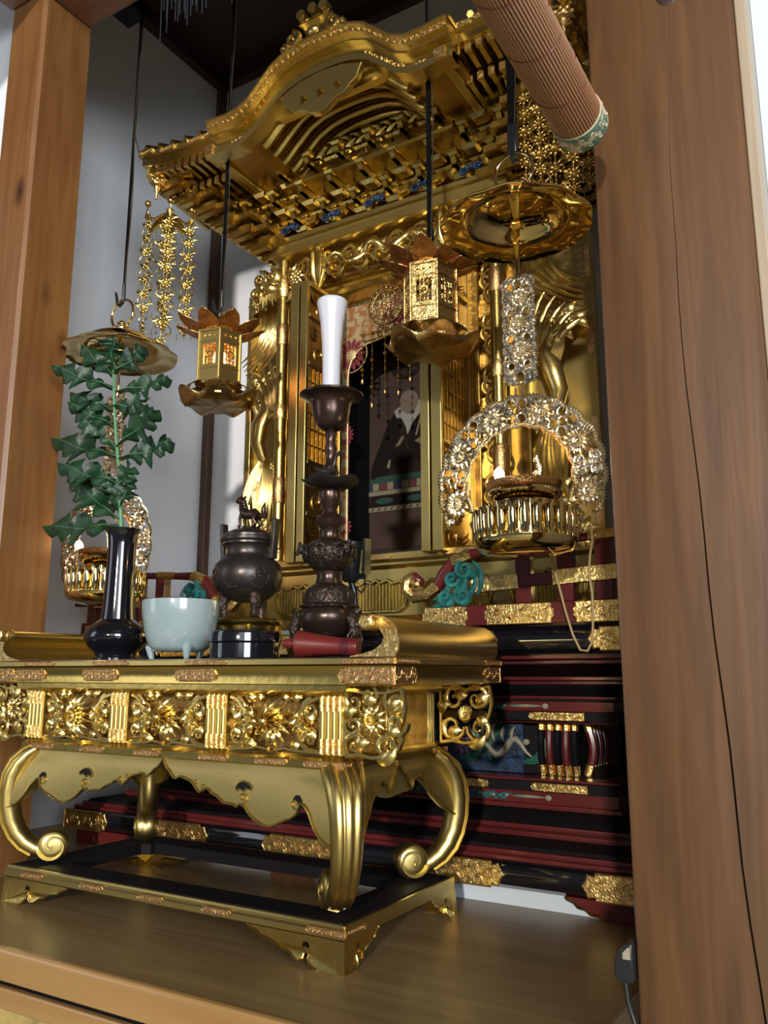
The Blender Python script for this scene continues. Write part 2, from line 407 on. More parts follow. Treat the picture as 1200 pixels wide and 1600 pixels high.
# right pillar with the long drying crack
def crack_x(z):
    pts = [(-.45, -.1475), (-.2, -.141), (.06, -.1385), (.25, -.150), (.44, -.158), (.62, -.165), (.85, -.172), (1.06, -.168), (1.15, -.162), (1.3, -.155), (3, -.15)]
    for (a, b), (c, d) in zip(pts, pts[1:]):
        if a <= z <= c: return b + (d-b)*(z-a)/(c-a)
    return -.15
m = MB(); rows = []
zs = [-.45 + 3.4*i/60 for i in range(61)]
for z in zs:
    cx = crack_x(z) + .0012*sin(z*23); wd = .0011*max(.12, min(1, (1.22-z)*1.2)); dp = .03 if z < 1.22 else .003
    x0, x1, y0, y1, c = -.262, -.086, .95, 1.10, .006
    rows.append([(x0, y1, z), (x0, y0+c, z), (x0+c*.3, y0+c*.3, z), (x0+c, y0, z), (cx-wd, y0, z), (cx, y0+dp, z), (cx+wd, y0, z), (x1-c, y0, z), (x1, y0+c, z), (x1, y1, z), (x0, y1, z)])
m.grid(rows); m.cur = 1
m.ball((-.158, .9502, 1.262), .017, .0016, .026, 20, 10); m.ball((-.158, .9496, 1.262), .008, .0016, .014, 16, 8)      # knot
o = struct(m, 'trim_4', ['pillar_wood', 'knot_wood'], smooth=25)
m = MB(); m.box(-.0856, -.0725, .955, 1.02, -.45, 2.95); struct(m, 'trim_5', 'pale_wood', .002)
# lintel beams over the opening
m = MB(); m.box(-1.65, -.262, 1.12, 1.24, 2.09, 2.34); struct(m, 'trim_6', 'beam_wood', .006)
m = MB(); m.box(-1.645, -.262, 1.14, 1.22, 2.34, 2.95); struct(m, 'wall_above', 'plaster')
m = MB(); m.box(-1.785, -1.65, .2, 1.105, 2.10, 2.26); struct(m, 'trim_7', 'beam_wood', .006)
# raised dais: board, front rail, lower rail and gilt panel
m = MB(); m.box(-2.08, -.337, .905, 2.2, -.05, 0); struct(m, 'trim_8', 'dais_wood', .0015)
m = MB(); m.rectloft(-2.08, -.337, .893, .905, [(0, -.044), (0, -.008), (-.002, -.0035), (-.003, -.0005), (-.006, .0006)], back=False)
struct(m, 'trim_9', 'dais_edge_wood', smooth=60)
m = MB(); m.box(-.337, -.31, .893, 1.4, -.05, .001); struct(m, 'trim_10', 'pale_wood', .002)
m = MB(); m.box(-2.08, -.31, .91, .95, -.45, -.05); struct(m, 'wall_dais', 'black_satin')
m = MB(); m.box(-2.08, -.31, .897, .91, -.086, -.056); struct(m, 'trim_11', 'dais_edge_wood', .003)
m = MB(); m.box(-2.08, -.31, .903, .91, -.40, -.086)
fr = Fr((0, .903, 0)); random.seed(3)
for i in range(90):
    x = -2.0 + random.random()*1.65; z = -.1 - random.random()*.28; spiral(m, fr, x, z, .012+.012*random.random(), random.random()*6, .9, random.choice((1, -1)), .0006, .0006, ball=False, n=8)
struct(m, 'wall_dais_panel', 'fusuma_gold')

# ================================================================== ALTAR PEDESTAL (tiered platform)
PX, PHW = -1.075, .775           # centre and half width at y = 1.5
ped = thing('altar_pedestal', 'tall tiered black and red lacquer platform with gilt fittings that carries the golden shrine', 'altar platform', (PX, 1.8, 0))
Y1 = 2.12
def tier(m, prof, d, z0=None):
    m.rectloft(PX-PHW, PX+PHW, 1.5, Y1, [(-dd, z) for dd, z in prof], back=False)
# white riser behind the feet
m = MB(); m.box(PX-PHW+.06, PX+PHW-.02, 1.535, Y1, 0, .034); struct(m, 'trim_12', 'wall_white')
# bottom beam, rounded
def rnd(d, z0, z1, b=.02, n=6): return [(d + b*(1-cos(pi/2*(1-2*abs(i/n-.5)))) if False else d + b*(1-sqrt(max(0, 1-(2*i/n-1)**2)))*.9, z0+(z1-z0)*i/n) for i in range(n+1)]
m = MB(); tier(m, rnd(0, .033, .085), 0); build(m, 'base_beam', 'black_lacquer', ped)
m = MB(); tier(m, rnd(0, .457, .508), 0); build(m, 'top_beam', 'black_lacquer', ped)
for prof, mt in (([(.012, .082), (.012, .0905), (.02, .0905)], 'red_lacquer'), ([(.026, .088), (.026, .0985), (.04, .0985)], 'red_lacquer'),
                 ([(.10, .108), (.10, .120), (.12, .120)], 'red_lacquer'), ([(.125, .119), (.125, .1285), (.14, .1285)], 'red_lacquer'),
                 ([(.172, .150), (.172, .1605)], 'red_lacquer'), ([(.178, .160), (.178, .1865)], 'red_lacquer'), ([(.176, .2045), (.176, .2105), (.20, .2125)], 'red_lacquer'),
                 ([(.19, .3195), (.19, .3265)], 'red_lacquer'), ([(.178, .3435), (.178, .3655)], 'red_lacquer'), ([(.17, .369), (.17, .3755)], 'red_lacquer'),
                 ([(.14, .3985), (.14, .4065), (.15, .4065)], 'red_dark'), ([(.128, .4065), (.128, .4155)], 'red_lacquer'),
                 ([(.055, .438), (.055, .447)], 'red_dark'), ([(.035, .447), (.035, .459)], 'red_lacquer')):
    m = MB(); tier(m, prof, 0); build(m, 'moulding', mt, ped, bevel=.002)
m = MB()
tier(m, [(.036, .097), (.040, .104), (.062, .107), (.085, .109), (.095, .111)], 0)
tier(m, [(.13, .127), (.138, .134), (.15, .142), (.168, .152)], 0)
tier(m, [(.168, .186), (.168, .205)], 0)
tier(m, [(.20, .21), (.215, .214)], 0)
tier(m, [(.168, .326), (.168, .3435)], 0)
tier(m, [(.17, .3655), (.17, .369)], 0)
tier(m, [(.168, .3755), (.158, .385), (.145, .3925), (.14, .3985)], 0)
tier(m, [(.12, .4155), (.10, .424), (.075, .4335), (.06, .438)], 0)
build(m, 'black_steps', 'black_satin', ped)
# waist
m = MB(); m.rectloft(PX-PHW+.28, PX+PHW-.28, 1.735, Y1, [(0, .208), (0, .325)], back=False); build(m, 'waist', 'black_satin', ped)
# feet of red lacquer with cut cloud edge
def ped_foot(x0, x1, sgn):
    m = MB(); L = x1-x0
    ol = [(0, 0), (0, .034), (1, .034), (.985, .030), (.93, .026), (.90, .019), (.84, .017), (.80, .010), (.74, .009), (.70, .003), (.66, 0)]
    pts = [((x0+L*a if sgn > 0 else x1-L*a), z) for a, z in ol]
    hole = [((x0+L*(.34+.05*cos(t*pi/4)) if sgn > 0 else x1-L*(.34+.05*cos(t*pi/4))), .015+.006*sin(t*pi/4)) for t in range(8)]
    m.prism(pts, 1.512, 1.535, holes=[hole]); f = build(m, 'foot', 'red_lacquer', ped, smooth=0)
    g = MB(); e = [(a, 1.510, b) for a, b in pts[2:]]; g.sweep(e, .0026, .0026, (0, 1, 0), 5); g.sweep([(a, 1.511, b) for a, b in hole], .0018, .0018, (0, 1, 0), 5, closed=True)
    build(g, 'foot_edge', 'gold', f)
ped_foot(PX-PHW+.03, PX-PHW+.25, 1); ped_foot(PX+PHW-.235, PX+PHW-.01, -1)
ped_foot(PX-.12, PX+.02, 1)
# gilt fittings on the beams
def ofit(x, z, L, H, y, ends='both', mt='engraved_gold', t=.0035, par=ped):
    m = MB(); fit_plate(m, Fr((0, y, 0)), x, z, L, H, t, ends); return build(m, 'metal_fitting', mt, par, smooth=30)
for x, L, e in ((-1.775, .16, 'right'), (-1.465, .20, 'both'), (-1.11, .20, 'both'), (-.745, .20, 'both'), (-.40, .20, 'left')):
    ofit(x, .059, L, .046, 1.5005, e)
for x, L, e in ((-1.775, .16, 'right'), (-1.465, .20, 'both'), (-1.11, .20, 'both'), (-.745, .20, 'both'), (-.385, .17, 'left')):
    ofit(x, .4825, L, .044, 1.5005, e)
for z in (.1955, .335):
    for x, L, e in ((-.595, .118, 'left'), (-.80, .11, 'both'), (-1.075, .12, 'both'), (-1.35, .11, 'both'), (-1.555, .118, 'right')): ofit(x, z, L, .0165, 1.668, e)
# painted teal wave carvings on the red slabs
def wave_strip(m, x0, x1, z, y, r=.007):
    fr = Fr((0, y, 0)); x = x0; i = 0
    while x < x1:
        spiral(m, fr, x, z, r, pi*(i % 2), 1.1, 1 if i % 2 else -1, r*.3, r*.3, n=10)
        blade(m, fr, (x+r*.4, z), (x+r*2.6, z+(r*.5 if i % 2 else -r*.5)), .1, r*.35, r*.2, n=4); x += r*2.5; i += 1
    blade(m, fr, (x1, z), (x1+.04, z), .03, r*.35, r*.2, n=4)
for z in (.174, .3545):
    m = MB(); wave_strip(m, -1.47, -.70, z, 1.676); build(m, 'wave_carving', 'teal', ped)
    m = MB(); fr = Fr((0, 1.676, 0))
    for i in range(26): m.ball(fr(-1.46+i*.03, z+.001*(i % 3-1), .001), .005, .002, .003, 8, 4)
    blade(m, fr, (-.70, z), (-.625, z), 0, .003, .002); m.ball(fr(-.62, z, .001), .007, .003, .006, 8, 5)
    build(m, 'wave_highlights', 'cream_paint', ped)
# carved and painted waist panel: blue scroll waves with a pale creature and green foliage
fr = Fr((0, 1.735, .266)); random.seed(11)
m = MB(); m.box(-1.46, -.69, 1.724, 1.736, .212, .322)
for i in range(14):
    x = -1.43 + i*.054
    spiral(m, fr, x, .022*(1 if i % 2 else -1), .026, i*1.3, 1.2, 1 if i % 2 else -1, .0055, .006, .004)
    blade(m, fr, (x-.02, -.045), (x+.05, -.025), .2, .009, .006, .004, .01); blade(m, fr, (x-.03, .045), (x+.04, .03), -.25, .009, .006, .004, .01)
build(m, 'waist_carving', 'blue', ped)
m = MB()
for i in range(11): blade(m, fr, (-1.44+i*.075, -.03), (-1.40+i*.075, .035), .35*(1 if i % 2 else -1), .011, .006, .012, .016)
build(m, 'waist_foliage', 'green_paint', ped)
m = MB()
for c in (-.74, -1.08, -1.4):
    path = [fr(c-.07+.14*t/12, .018*sin(t*.9), .014+.004*sin(t*.7)) for t in range(13)]
    m.sweep(path, lambda t: .002+.006*sin(pi*t), lambda t: .002+.005*sin(pi*t), fr.n, 8); m.ball(fr(c+.06, .012, .018), .008, .007, .007)
    for k in range(5): blade(m, fr, (c-.05+.02*k, .01), (c-.06+.025*k, .045), .2, .004, .003, .02, .024)
build_split(m, 'waist_creatures', 'cream_paint', ped)
m = MB()
for c in (-.83, -1.2): flower(m, fr, c, .0, .022, 7, 2, .015)
build_split(m, 'waist_flowers', 'purple_paint', ped)
# ribs at the corners of the waist: lacquer staves with gilt sleeves, turning the corner
cornerx, cornery = PX+PHW-.262, 1.715
def ribs(cx, sgn):
    for i in range(16):
        if i < 5: x, y = cx - sgn*(.084-.0178*i), 1.722
        else: x, y = cx + sgn*.004, 1.722+.018+.0185*(i-5)
        zz = [.214+.11*k/10 for k in range(11)]
        mm = MB(); mm.sweep([(x+(sgn*.014*sin(pi*(z-.214)/.11) if i >= 5 else 0), y-(.010*sin(pi*(z-.214)/.11) if i < 5 else 0), z) for z in zz], .0078, .009, (0, 1, 0) if i < 5 else (1, 0, 0), 8)
        r = build(mm, 'waist_rib', 'red_lacquer' if i % 2 else 'black_lacquer', ped)
        g = MB()
        for a, b in ((.2145, .236), (.303, .3235)):
            g.sweep([(x+(sgn*.014*sin(pi*(z-.214)/.11) if i >= 5 else 0), y-(.010*sin(pi*(z-.214)/.11) if i < 5 else 0), z) for z in (a, (a+b)/2, b)], .0092, .0105, (0, 1, 0) if i < 5 else (1, 0, 0), 8)
        build_split(g, 'rib_sleeve', 'engraved_gold', r)
ribs(cornerx, 1); ribs(2*PX-cornerx, -1)

# railing (koran) round the top: base boards, rails, curled ends, posts
def rail_side(s):
    X = lambda x: PX + s*(x-PX)
    def bx(m, a, b, *r): m.box(min(X(a), X(b)), max(X(a), X(b)), *r)
    base = MB(); bx(base, -.80, PX+PHW-.01, 1.497, 1.525, .512, .552)
    o = build(base, 'rail_base', 'red_lacquer', ped, bevel=.002)
    fr = Fr((0, 1.4965, 0))
    for a, b in ((-.80, -.712), (-.664, -.535), (-.487, -.40)):
        g = MB(); x0, x1 = sorted((X(a), X(b)))
        w_ = (x1-x0); pts = [(x0, .513), (x1, .513), (x1, .521), (x1+.006, .525), (x1+.004, .532), (x1+.006, .539), (x1, .543), (x1, .551), (x0, .551), (x0, .543), (x0-.006, .539), (x0-.004, .532), (x0-.006, .525), (x0, .521)]
        g.prism(pts, 0, .003, lambda u, v, d: fr(u, v, d)); g.sweep([fr(u, v, .003) for u, v in pts], .0010, None, fr.n, 4, closed=True); chase(g, fr, (x0+x1)/2, .532, (x1-x0)*.95, .034, .003); build(g, 'rail_base_plate', 'engraved_gold', o, smooth=0)
    mid = MB(); mid.bar((X(-.665), 1.505, .592), (X(PX+PHW+.02), 1.505, .6075), .009, .0115, (0, 0, 1))
    mo = build(mid, 'middle_rail', 'red_lacquer', ped, bevel=.002)
    g = MB()
    for a, b in ((-.69, -.60), (-.53, -.36)):
        za = .592+.0155*(a+.665)/.385; zb = .592+.0155*(b+.665)/.385
        g.bar((X(a), 1.505, za), (X(b), 1.505, zb), .0105, .0135, (0, 0, 1))
    g.sweep([(X(-.698), 1.505, .60), (X(-.690), 1.505, .585)], .012, .012, (0, 1, 0), 8)
    build_split(g, 'rail_sleeve', 'engraved_gold', mo)
    hr = MB(); pts = [(-.36, .675), (-.45, .672), (-.55, .665), (-.64, .659), (-.70, .655), (-.74, .642), (-.762, .618), (-.775, .595), (-.80, .578), (-.83, .575), (-.848, .59), (-.846, .61), (-.828, .617), (-.815, .607), (-.818, .597)]
    P3 = [(X(x), 1.505, z) for x, z in pts]
    hr.sweep(P3, [.0085]*4+[.011, .013, .014, .013, .0125, .012, .0115, .011, .010, .008, .006], [.0085]*4+[.012]*11, (0, 1, 0), 10)
    ho = build(hr, 'handrail', 'red_lacquer', ped, smooth=60)
    g = MB()
    g.sweep([(x, y-.002, z) for x, y, z in P3[7:13]], .0135, .0115, (0, 1, 0), 8); g.sweep([(x, y-.001, z) for x, y, z in P3[4:6]], .0135, .0125, (0, 1, 0), 8)
    g.sweep([(X(-.36), 1.505, .675), (X(-.46), 1.505, .6718)], .0098, .0098, (0, 1, 0), 10); g.sweep([(X(-.58), 1.505, .664), (X(-.64), 1.505, .6595)], .0098, .0098, (0, 1, 0), 10)
    g.ball((X(-.82), 1.493, .600), .009, .006, .009)
    build_split(g, 'handrail_sleeve', 'engraved_gold', ho)
    for x in (-.591, -.508, -.434):
        p = MB(); bx(p, x-.0155, x+.0155, 1.500, 1.524, .552, .664); build(p, 'rail_post', 'red_lacquer', ped, bevel=.002)
    c = MB(); f2 = Fr((X(-.725), 1.500, .6), (s, 0, 0))
    for (a, z, r, k) in ((.012, -.028, .017, 1), (-.026, -.030, .015, -1), (.016, .024, .017, 1), (-.012, .006, .014, -1)): spiral(c, f2, a, z, r, 1+k, 1.3, k, .0055, .008, .006)
    for (a, b, e, f) in ((.02, .03, -.05, -.04), (.01, .035, -.02, -.045), (.035, .02, .0, -.042), (-.02, .01, -.06, -.035), (.03, .04, .04, -.03), (.0, -.01, -.062, -.045), (.03, .0, .045, .02)): blade(c, f2, (a, b), (e, f), .22, .0065, .006, .001, .006, .004)
    build(c, 'wave_ornament', 'teal', ped)
rail_side(1); rail_side(-1)
# red corner post seen at the far right and the one at the left
for s in (1, -1):
    x = PX + s*(PHW-.045); m = MB(); m.box(x-.016, x+.016, 1.498, 1.53, .512, .70); po = build(m, 'corner_post', 'red_lacquer', ped, bevel=.002)
    g = MB(); g.box(x-.0175, x+.0175, 1.4965, 1.5315, .512, .545); g.box(x-.0175, x+.0175, 1.4965, 1.5315, .66, .69); build_split(g, 'post_sleeve', 'engraved_gold', po)
m = MB(); tier(m, [(.03, .505), (.03, .517)], 0); build(m, 'platform_top', 'black_lacquer', ped)
# ================================================================== SHRINE
SX = -1.02
shr = thing('gilded_shrine', 'large golden temple shrine with curved gable roof, bracket tiers, carved columns and open doors', 'shrine', (SX, 1.8, .517))
# gilt base with ribbed cusped windows
m = MB(); m.rectloft(SX-.55, SX+.55, 1.66, 2.12, [(0, .517), (0, .548), (-.006, .552), (-.006, .66), (.0, .664), (.012, .668), (.012, .674)], back=False)
build(m, 'base_box', 'gold_flat', shr)
m = MB(); m.rectloft(SX-.545, SX+.545, 1.66, 2.12, [(0, .500), (.012, .512), (.012, .53), (.006, .54), (0, .55)], back=False); build(m, 'base_moulding', 'gold', shr)
for c in (-1.44, -1.23, -1.02, -.81, -.60):
    m = MB(); fr = Fr((c, 1.6655, .598))
    for i in range(17): m.sweep([fr(-.072+.009*i, -.032, 0), fr(-.072+.009*i, .03-.004*abs(sin(i*.6)), 0)], .0036, .0036, fr.n, 6)
    rb = build(m, 'ribbed_window', 'gold', shr)
    pts = [(-.06, -.036), (.06, -.036), (.078, -.026), (.086, 0), (.08, .022), (.066, .032), (.045, .028), (.03, .036), (.012, .03), (0, .037), (-.012, .03), (-.03, .036), (-.045, .028), (-.066, .032), (-.08, .022), (-.086, 0), (-.078, -.026)]
    g = MB(); g.sweep([fr(a, b, .004) for a, b in pts], .0042, .0042, fr.n, 6, closed=True); build(g, 'window_rim', 'gold', rb)
m = MB(); m.rectloft(SX-.42, SX+.42, 1.64, 2.1, [(0, .674), (.01, .678), (.01, .692), (0, .697)], back=False); build(m, 'sill', 'gold_flat', shr)
m = MB(); fit_plate(m, Fr((0, 1.629, 0)), SX-.0, .6845, .12, .012, .002); fit_plate(m, Fr((0, 1.629, 0)), SX+.25, .6845, .12, .012, .002); fit_plate(m, Fr((0, 1.629, 0)), SX-.25, .6845, .12, .012, .002)
build_split(m, 'sill_fitting', 'engraved_gold', shr)
# back walls of the inner cabinet
NX0, NX1 = -1.225, -.815
m = MB(); m.box(-1.40, -1.225, 1.80, 2.1, .69, 1.62); m.box(-.815, -.66, 1.80, 2.1, .69, 1.62); m.box(-1.4, -.66, 2.1, 2.115, .69, 1.62)
m.box(-1.225, -.815, 1.86, 2.1, 1.42, 1.62)
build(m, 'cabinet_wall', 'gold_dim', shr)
m = MB(); m.box(-1.225, -.815, 2.02, 2.03, .69, 1.42); m.box(-1.229, -1.222, 1.81, 2.02, .69, 1.42); m.box(-.818, -.811, 1.81, 2.02, .69, 1.42); m.box(-1.225, -.815, 1.81, 2.02, .688, .693)
build(m, 'niche_lining', 'black_satin', shr)
# brocade surround with arched opening
op = [(-1.195, .692), (-1.195, 1.215)]
for i in range(9):
    a = pi - pi/2*i/8; op.append((-1.115+.08*cos(a), 1.215+.085*sin(a)))
op += [(-1.02-.0, 1.318)] + [(2*-1.02-x, z) for x, z in reversed(op)]
out = [(-1.225, .691), (-1.225, 1.43), (-.815, 1.43), (-.815, .691)]
m = MB(); full = out + [(2*-1.02-x, z) for x, z in []]
poly = [(-1.225, .6915)] + [(-1.225, 1.43), (-.815, 1.43), (-.815, .6915)] + list(reversed(op))
m.prism(poly, 1.80, 1.806); br = build(m, 'brocade_surround', 'orange_brocade', shr, smooth=0)
m = MB(); fr = Fr((0, 1.7995, 0))
for (x, z, R) in ((-1.185, 1.275, .05), (-1.04, 1.372, .048), (-.87, 1.33, .05), (-1.205, 1.05, .032), (-1.21, .80, .032), (-.83, 1.05, .032)):
    for i in range(14):
        a = 2*pi*i/14; blade(m, fr, (x+R*.35*cos(a), z+R*.35*sin(a)), (x+R*.95*cos(a), z+R*.95*sin(a)), 0, R*.13, .0015)
build_split(m, 'brocade_petals', 'brocade_red', br)
m = MB()
for (x, z, R) in ((-1.185, 1.275, .05), (-1.04, 1.372, .048), (-.87, 1.33, .05)):
    m.torus(fr(x, z, 0), R, .0016, fr.n, 28, 5); m.ball(fr(x, z, 0), R*.3, .002, R*.3)
m.sweep([(x, 1.799, z) for x, z in op], .002, .002, (0, 1, 0), 5)
build(m, 'brocade_outline', 'gold_thread', br)
# door frame and lintel of the cabinet
m = MB(); m.rectloft(-1.25, -.79, 1.75, 1.86, [(0, 1.425), (.012, 1.43), (.012, 1.445), (.004, 1.452), (.018, 1.462), (.018, 1.476)], back=False)
build(m, 'door_lintel', 'gold', shr)
m = MB(); m.box(-1.25, -1.225, 1.765, 1.81, .697, 1.425); m.box(-.815, -.79, 1.765, 1.81, .697, 1.425); build_split(m, 'door_jamb', 'gold_dim', shr, bevel=.003)
m = MB(); m.box(-1.23, -.81, 1.69, 1.80, .655, .6975); build(m, 'threshold', 'gold_flat', shr, bevel=.003)

# folding door leaves, opened straight out, each with frame, lattice and carved lower panels
def carved_fill(m, fr, w_, h_, n, seed, wd=.0035):
    random.seed(seed); step = h_/n
    for i in range(n):
        z = -h_/2+step*(i+.5); s = 1 if i % 2 else -1
        spiral(m, fr, s*w_*.14, z, min(step, w_)*.40, random.random()*2+s, 1.25, s, wd, wd)
        for k in range(3): blade(m, fr, (-s*w_*.12, z-step*.3+step*.2*k), (-s*w_*.44, z-step*.1+step*.25*k), .2*s, wd*1.5, wd, .001, .005)
def door_leaf(x0, x1, y0, y1, face):
    """leaf as a slab between x0..x1; face=+1/-1: which side shows the panels"""
    z0, z1 = .684, 1.415; root_m = MB(); e = .012
    root_m.box(x0, x1, y0, y0+e, z0, z1); root_m.box(x0, x1, y1-e, y1, z0, z1)
    for z in (z0, .80, .93, 1.19, 1.32, z1-e): root_m.box(x0, x1, y0+e, y1-e, z, z+e)
    dl = build(root_m, 'door_leaf', 'gold_flat', shr, bevel=.0015)
    xc = (x0+x1)/2; b = MB(); b.box(xc-.002, xc+.002, y0+e, y1-e, z0+e, z1-e); build(b, 'door_panel', 'gold_dim', dl)
    for s in (1, -1):
        fx = x1 if s > 0 else x0
        fr = Fr(((xc+s*.003), (y0+y1)/2, 0), (0, s, 0)); c = MB(); W = y1-y0-2*e
        for za, zb, n in ((.812, .93, 2), (.942, 1.19, 0), (1.202, 1.32, 2), (z0+e, .80, 2), (1.332, z1-e, 2)):
            f2 = Fr((xc+s*.003, (y0+y1)/2, (za+zb)/2), (0, s, 0))
            if n: carved_fill(c, f2, W, zb-za, n, int(za*100), .0032)
            else:
                for k in range(9): c.bar(f2(-W/2+W*k/8, -(zb-za)/2, .0015), f2(-W/2+W*k/8, (zb-za)/2, .0015), .0016, .0016, fr.n)
                for k in range(7): c.bar(f2(-W/2, (zb-za)*(k/6-.5), .0015), f2(W/2, (zb-za)*(k/6-.5), .0015), .0012, .0012, fr.n)
        build_split(c, 'door_carving', 'gold_dim', dl, gap=.012)
    return dl
door_leaf(-1.243, -1.217, 1.60, 1.765, -1); door_leaf(-1.212, -1.190, 1.60, 1.765, 1)
door_leaf(-.866, -.843, 1.60, 1.765, -1); door_leaf(-.838, -.812, 1.60, 1.765, 1)

# columns with capitals, sleeves and bases
for x in (-1.345, -.712):
    m = MB(); m.lathe([(.0165, .674), (.0165, 1.585)], (x, 1.70, 0), 20); co = build(m, 'column', 'gold', shr)
    for za, zb in ((.69, .74), (.86, .93), (1.09, 1.13), (1.30, 1.36), (1.44, 1.5)):
        m = MB(); m.lathe([(.0175, za), (.0185, za+.002), (.0185, zb-.002), (.0175, zb)], (x, 1.70, 0), 20); build(m, 'column_sleeve', 'engraved_copper' if za in (.86, 1.30) else 'engraved_gold', co)
    m = MB(); m.lathe([(.03, .672), (.032, .680), (.026, .690), (.02, .70), (.018, .71)], (x, 1.70, 0), 20); build(m, 'column_base', 'gold', co)
# lion-dog / scroll nosings beside the column heads
def nosing(x, s):
    m = MB(); fr = Fr((x, 1.69, 1.475), (s, 0, 0))
    m.ball(fr(.035, -.005, 0), .024, .022, .020)
    for (a, b, r, k) in ((.07, .03, .022, 1), (.085, -.012, .017, -1), (.03, .03, .018, 1), (.055, .0, .018, -1)): spiral(m, fr, a, b, r, k*1.5, 1.3, k, .0075, .009, .005)
    for k in range(7): blade(m, fr, (.01+.008*k, .0), (-.005+.012*k, -.045-.008*(k % 3)), .1, .006, .005, .004, .012)
    build(m, 'scroll_nosing', 'gold_carved', shr, smooth=60)
nosing(-1.345, -1); nosing(-.712, 1)
# hanging lotus stubs below the beam
for x in (-1.222, -.838):
    m = MB(); m.lathe([(.017, 1.60), (.0175, 1.56), (.0185, 1.535), (.020, 1.53)], (x, 1.69, 0), 18); st = build(m, 'hanging_stub', 'gold', shr)
    m = MB(); m.lathe([(.0215, 1.535), (.0225, 1.53), (.0215, 1.50), (.0205, 1.475), (.012, 1.452), (.0035, 1.437), (.001, 1.43)], (x, 1.69, 0), 40, lambda r, z, a, i: (r*(1+.10*cos(10*a)), z)); build(m, 'fluted_bud', 'gold', st)
# beams
m = MB(); m.rectloft(SX-.345, SX+.345, 1.675, 1.82, [(0, 1.548), (.008, 1.552), (.008, 1.578), (.016, 1.582), (.016, 1.594), (0, 1.598)], back=False); build(m, 'main_beam', 'gold_flat', shr)
m = MB(); m.rectloft(SX-.32, SX+.32, 1.705, 1.80, [(0, 1.48), (.006, 1.486), (.006, 1.494), (0, 1.50)], back=False); build(m, 'lower_beam', 'gold', shr)
m = MB(); m.box(SX-.33, SX+.33, 1.722, 1.80, 1.47, 1.56); build(m, 'transom_back', 'brass_old_and_gap_shade', shr)  # darker metal paints the shade between the transom scrolls
# transom carving: cloud scrolls and dragon
m = MB(); fr = Fr((SX, 1.70, 1.50)); random.seed(5)
for i in range(17):
    x = -.29+.036*i; s = 1 if i % 2 else -1
    spiral(m, fr, x, .012*s-.002, .023, random.random()*6, 1.35, s, .0042, .007, .004)
    blade(m, fr, (x-.015, .03*s), (x+.03, .02*s-.004), .25*s, .006, .005, .004, .014); blade(m, fr, (x+.01, -.03*s), (x-.02, -.012*s), -.3*s, .005, .005, .006, .016)
path = [fr(-.17+.35*t/26, .020*sin(t*.75), .012+.008*sin(t*1.3)) for t in range(27)]
m.sweep(path, lambda t: .006+.006*sin(pi*t), None, fr.n, 8)
m.ball(fr(.19, .012, .024), .017, .015, .015); m.ball(fr(.205, .004, .03), .011, .01, .008)
for k in range(8): blade(m, fr, (.18, .012), (.18-.03*cos(k*.5), .012+.035*sin(k*.5+.2)), .1, .004, .004, .02, .02)
build(m, 'transom_carving', 'gold_carved', shr, smooth=60)
for s in (-1, 1):
    m = MB(); fr = Fr((SX+s*.275, 1.69, 1.475)); flower(m, fr, 0, .01, .028, 9, 2, .004)
    for k in range(6): blade(m, fr, (0, -.01), (.03*cos(2+k*.55), -.05+.01*sin(k*2)), .15, .007, .006, .002, .008)
    build(m, 'peony_carving', 'gold_carved', shr, smooth=60)

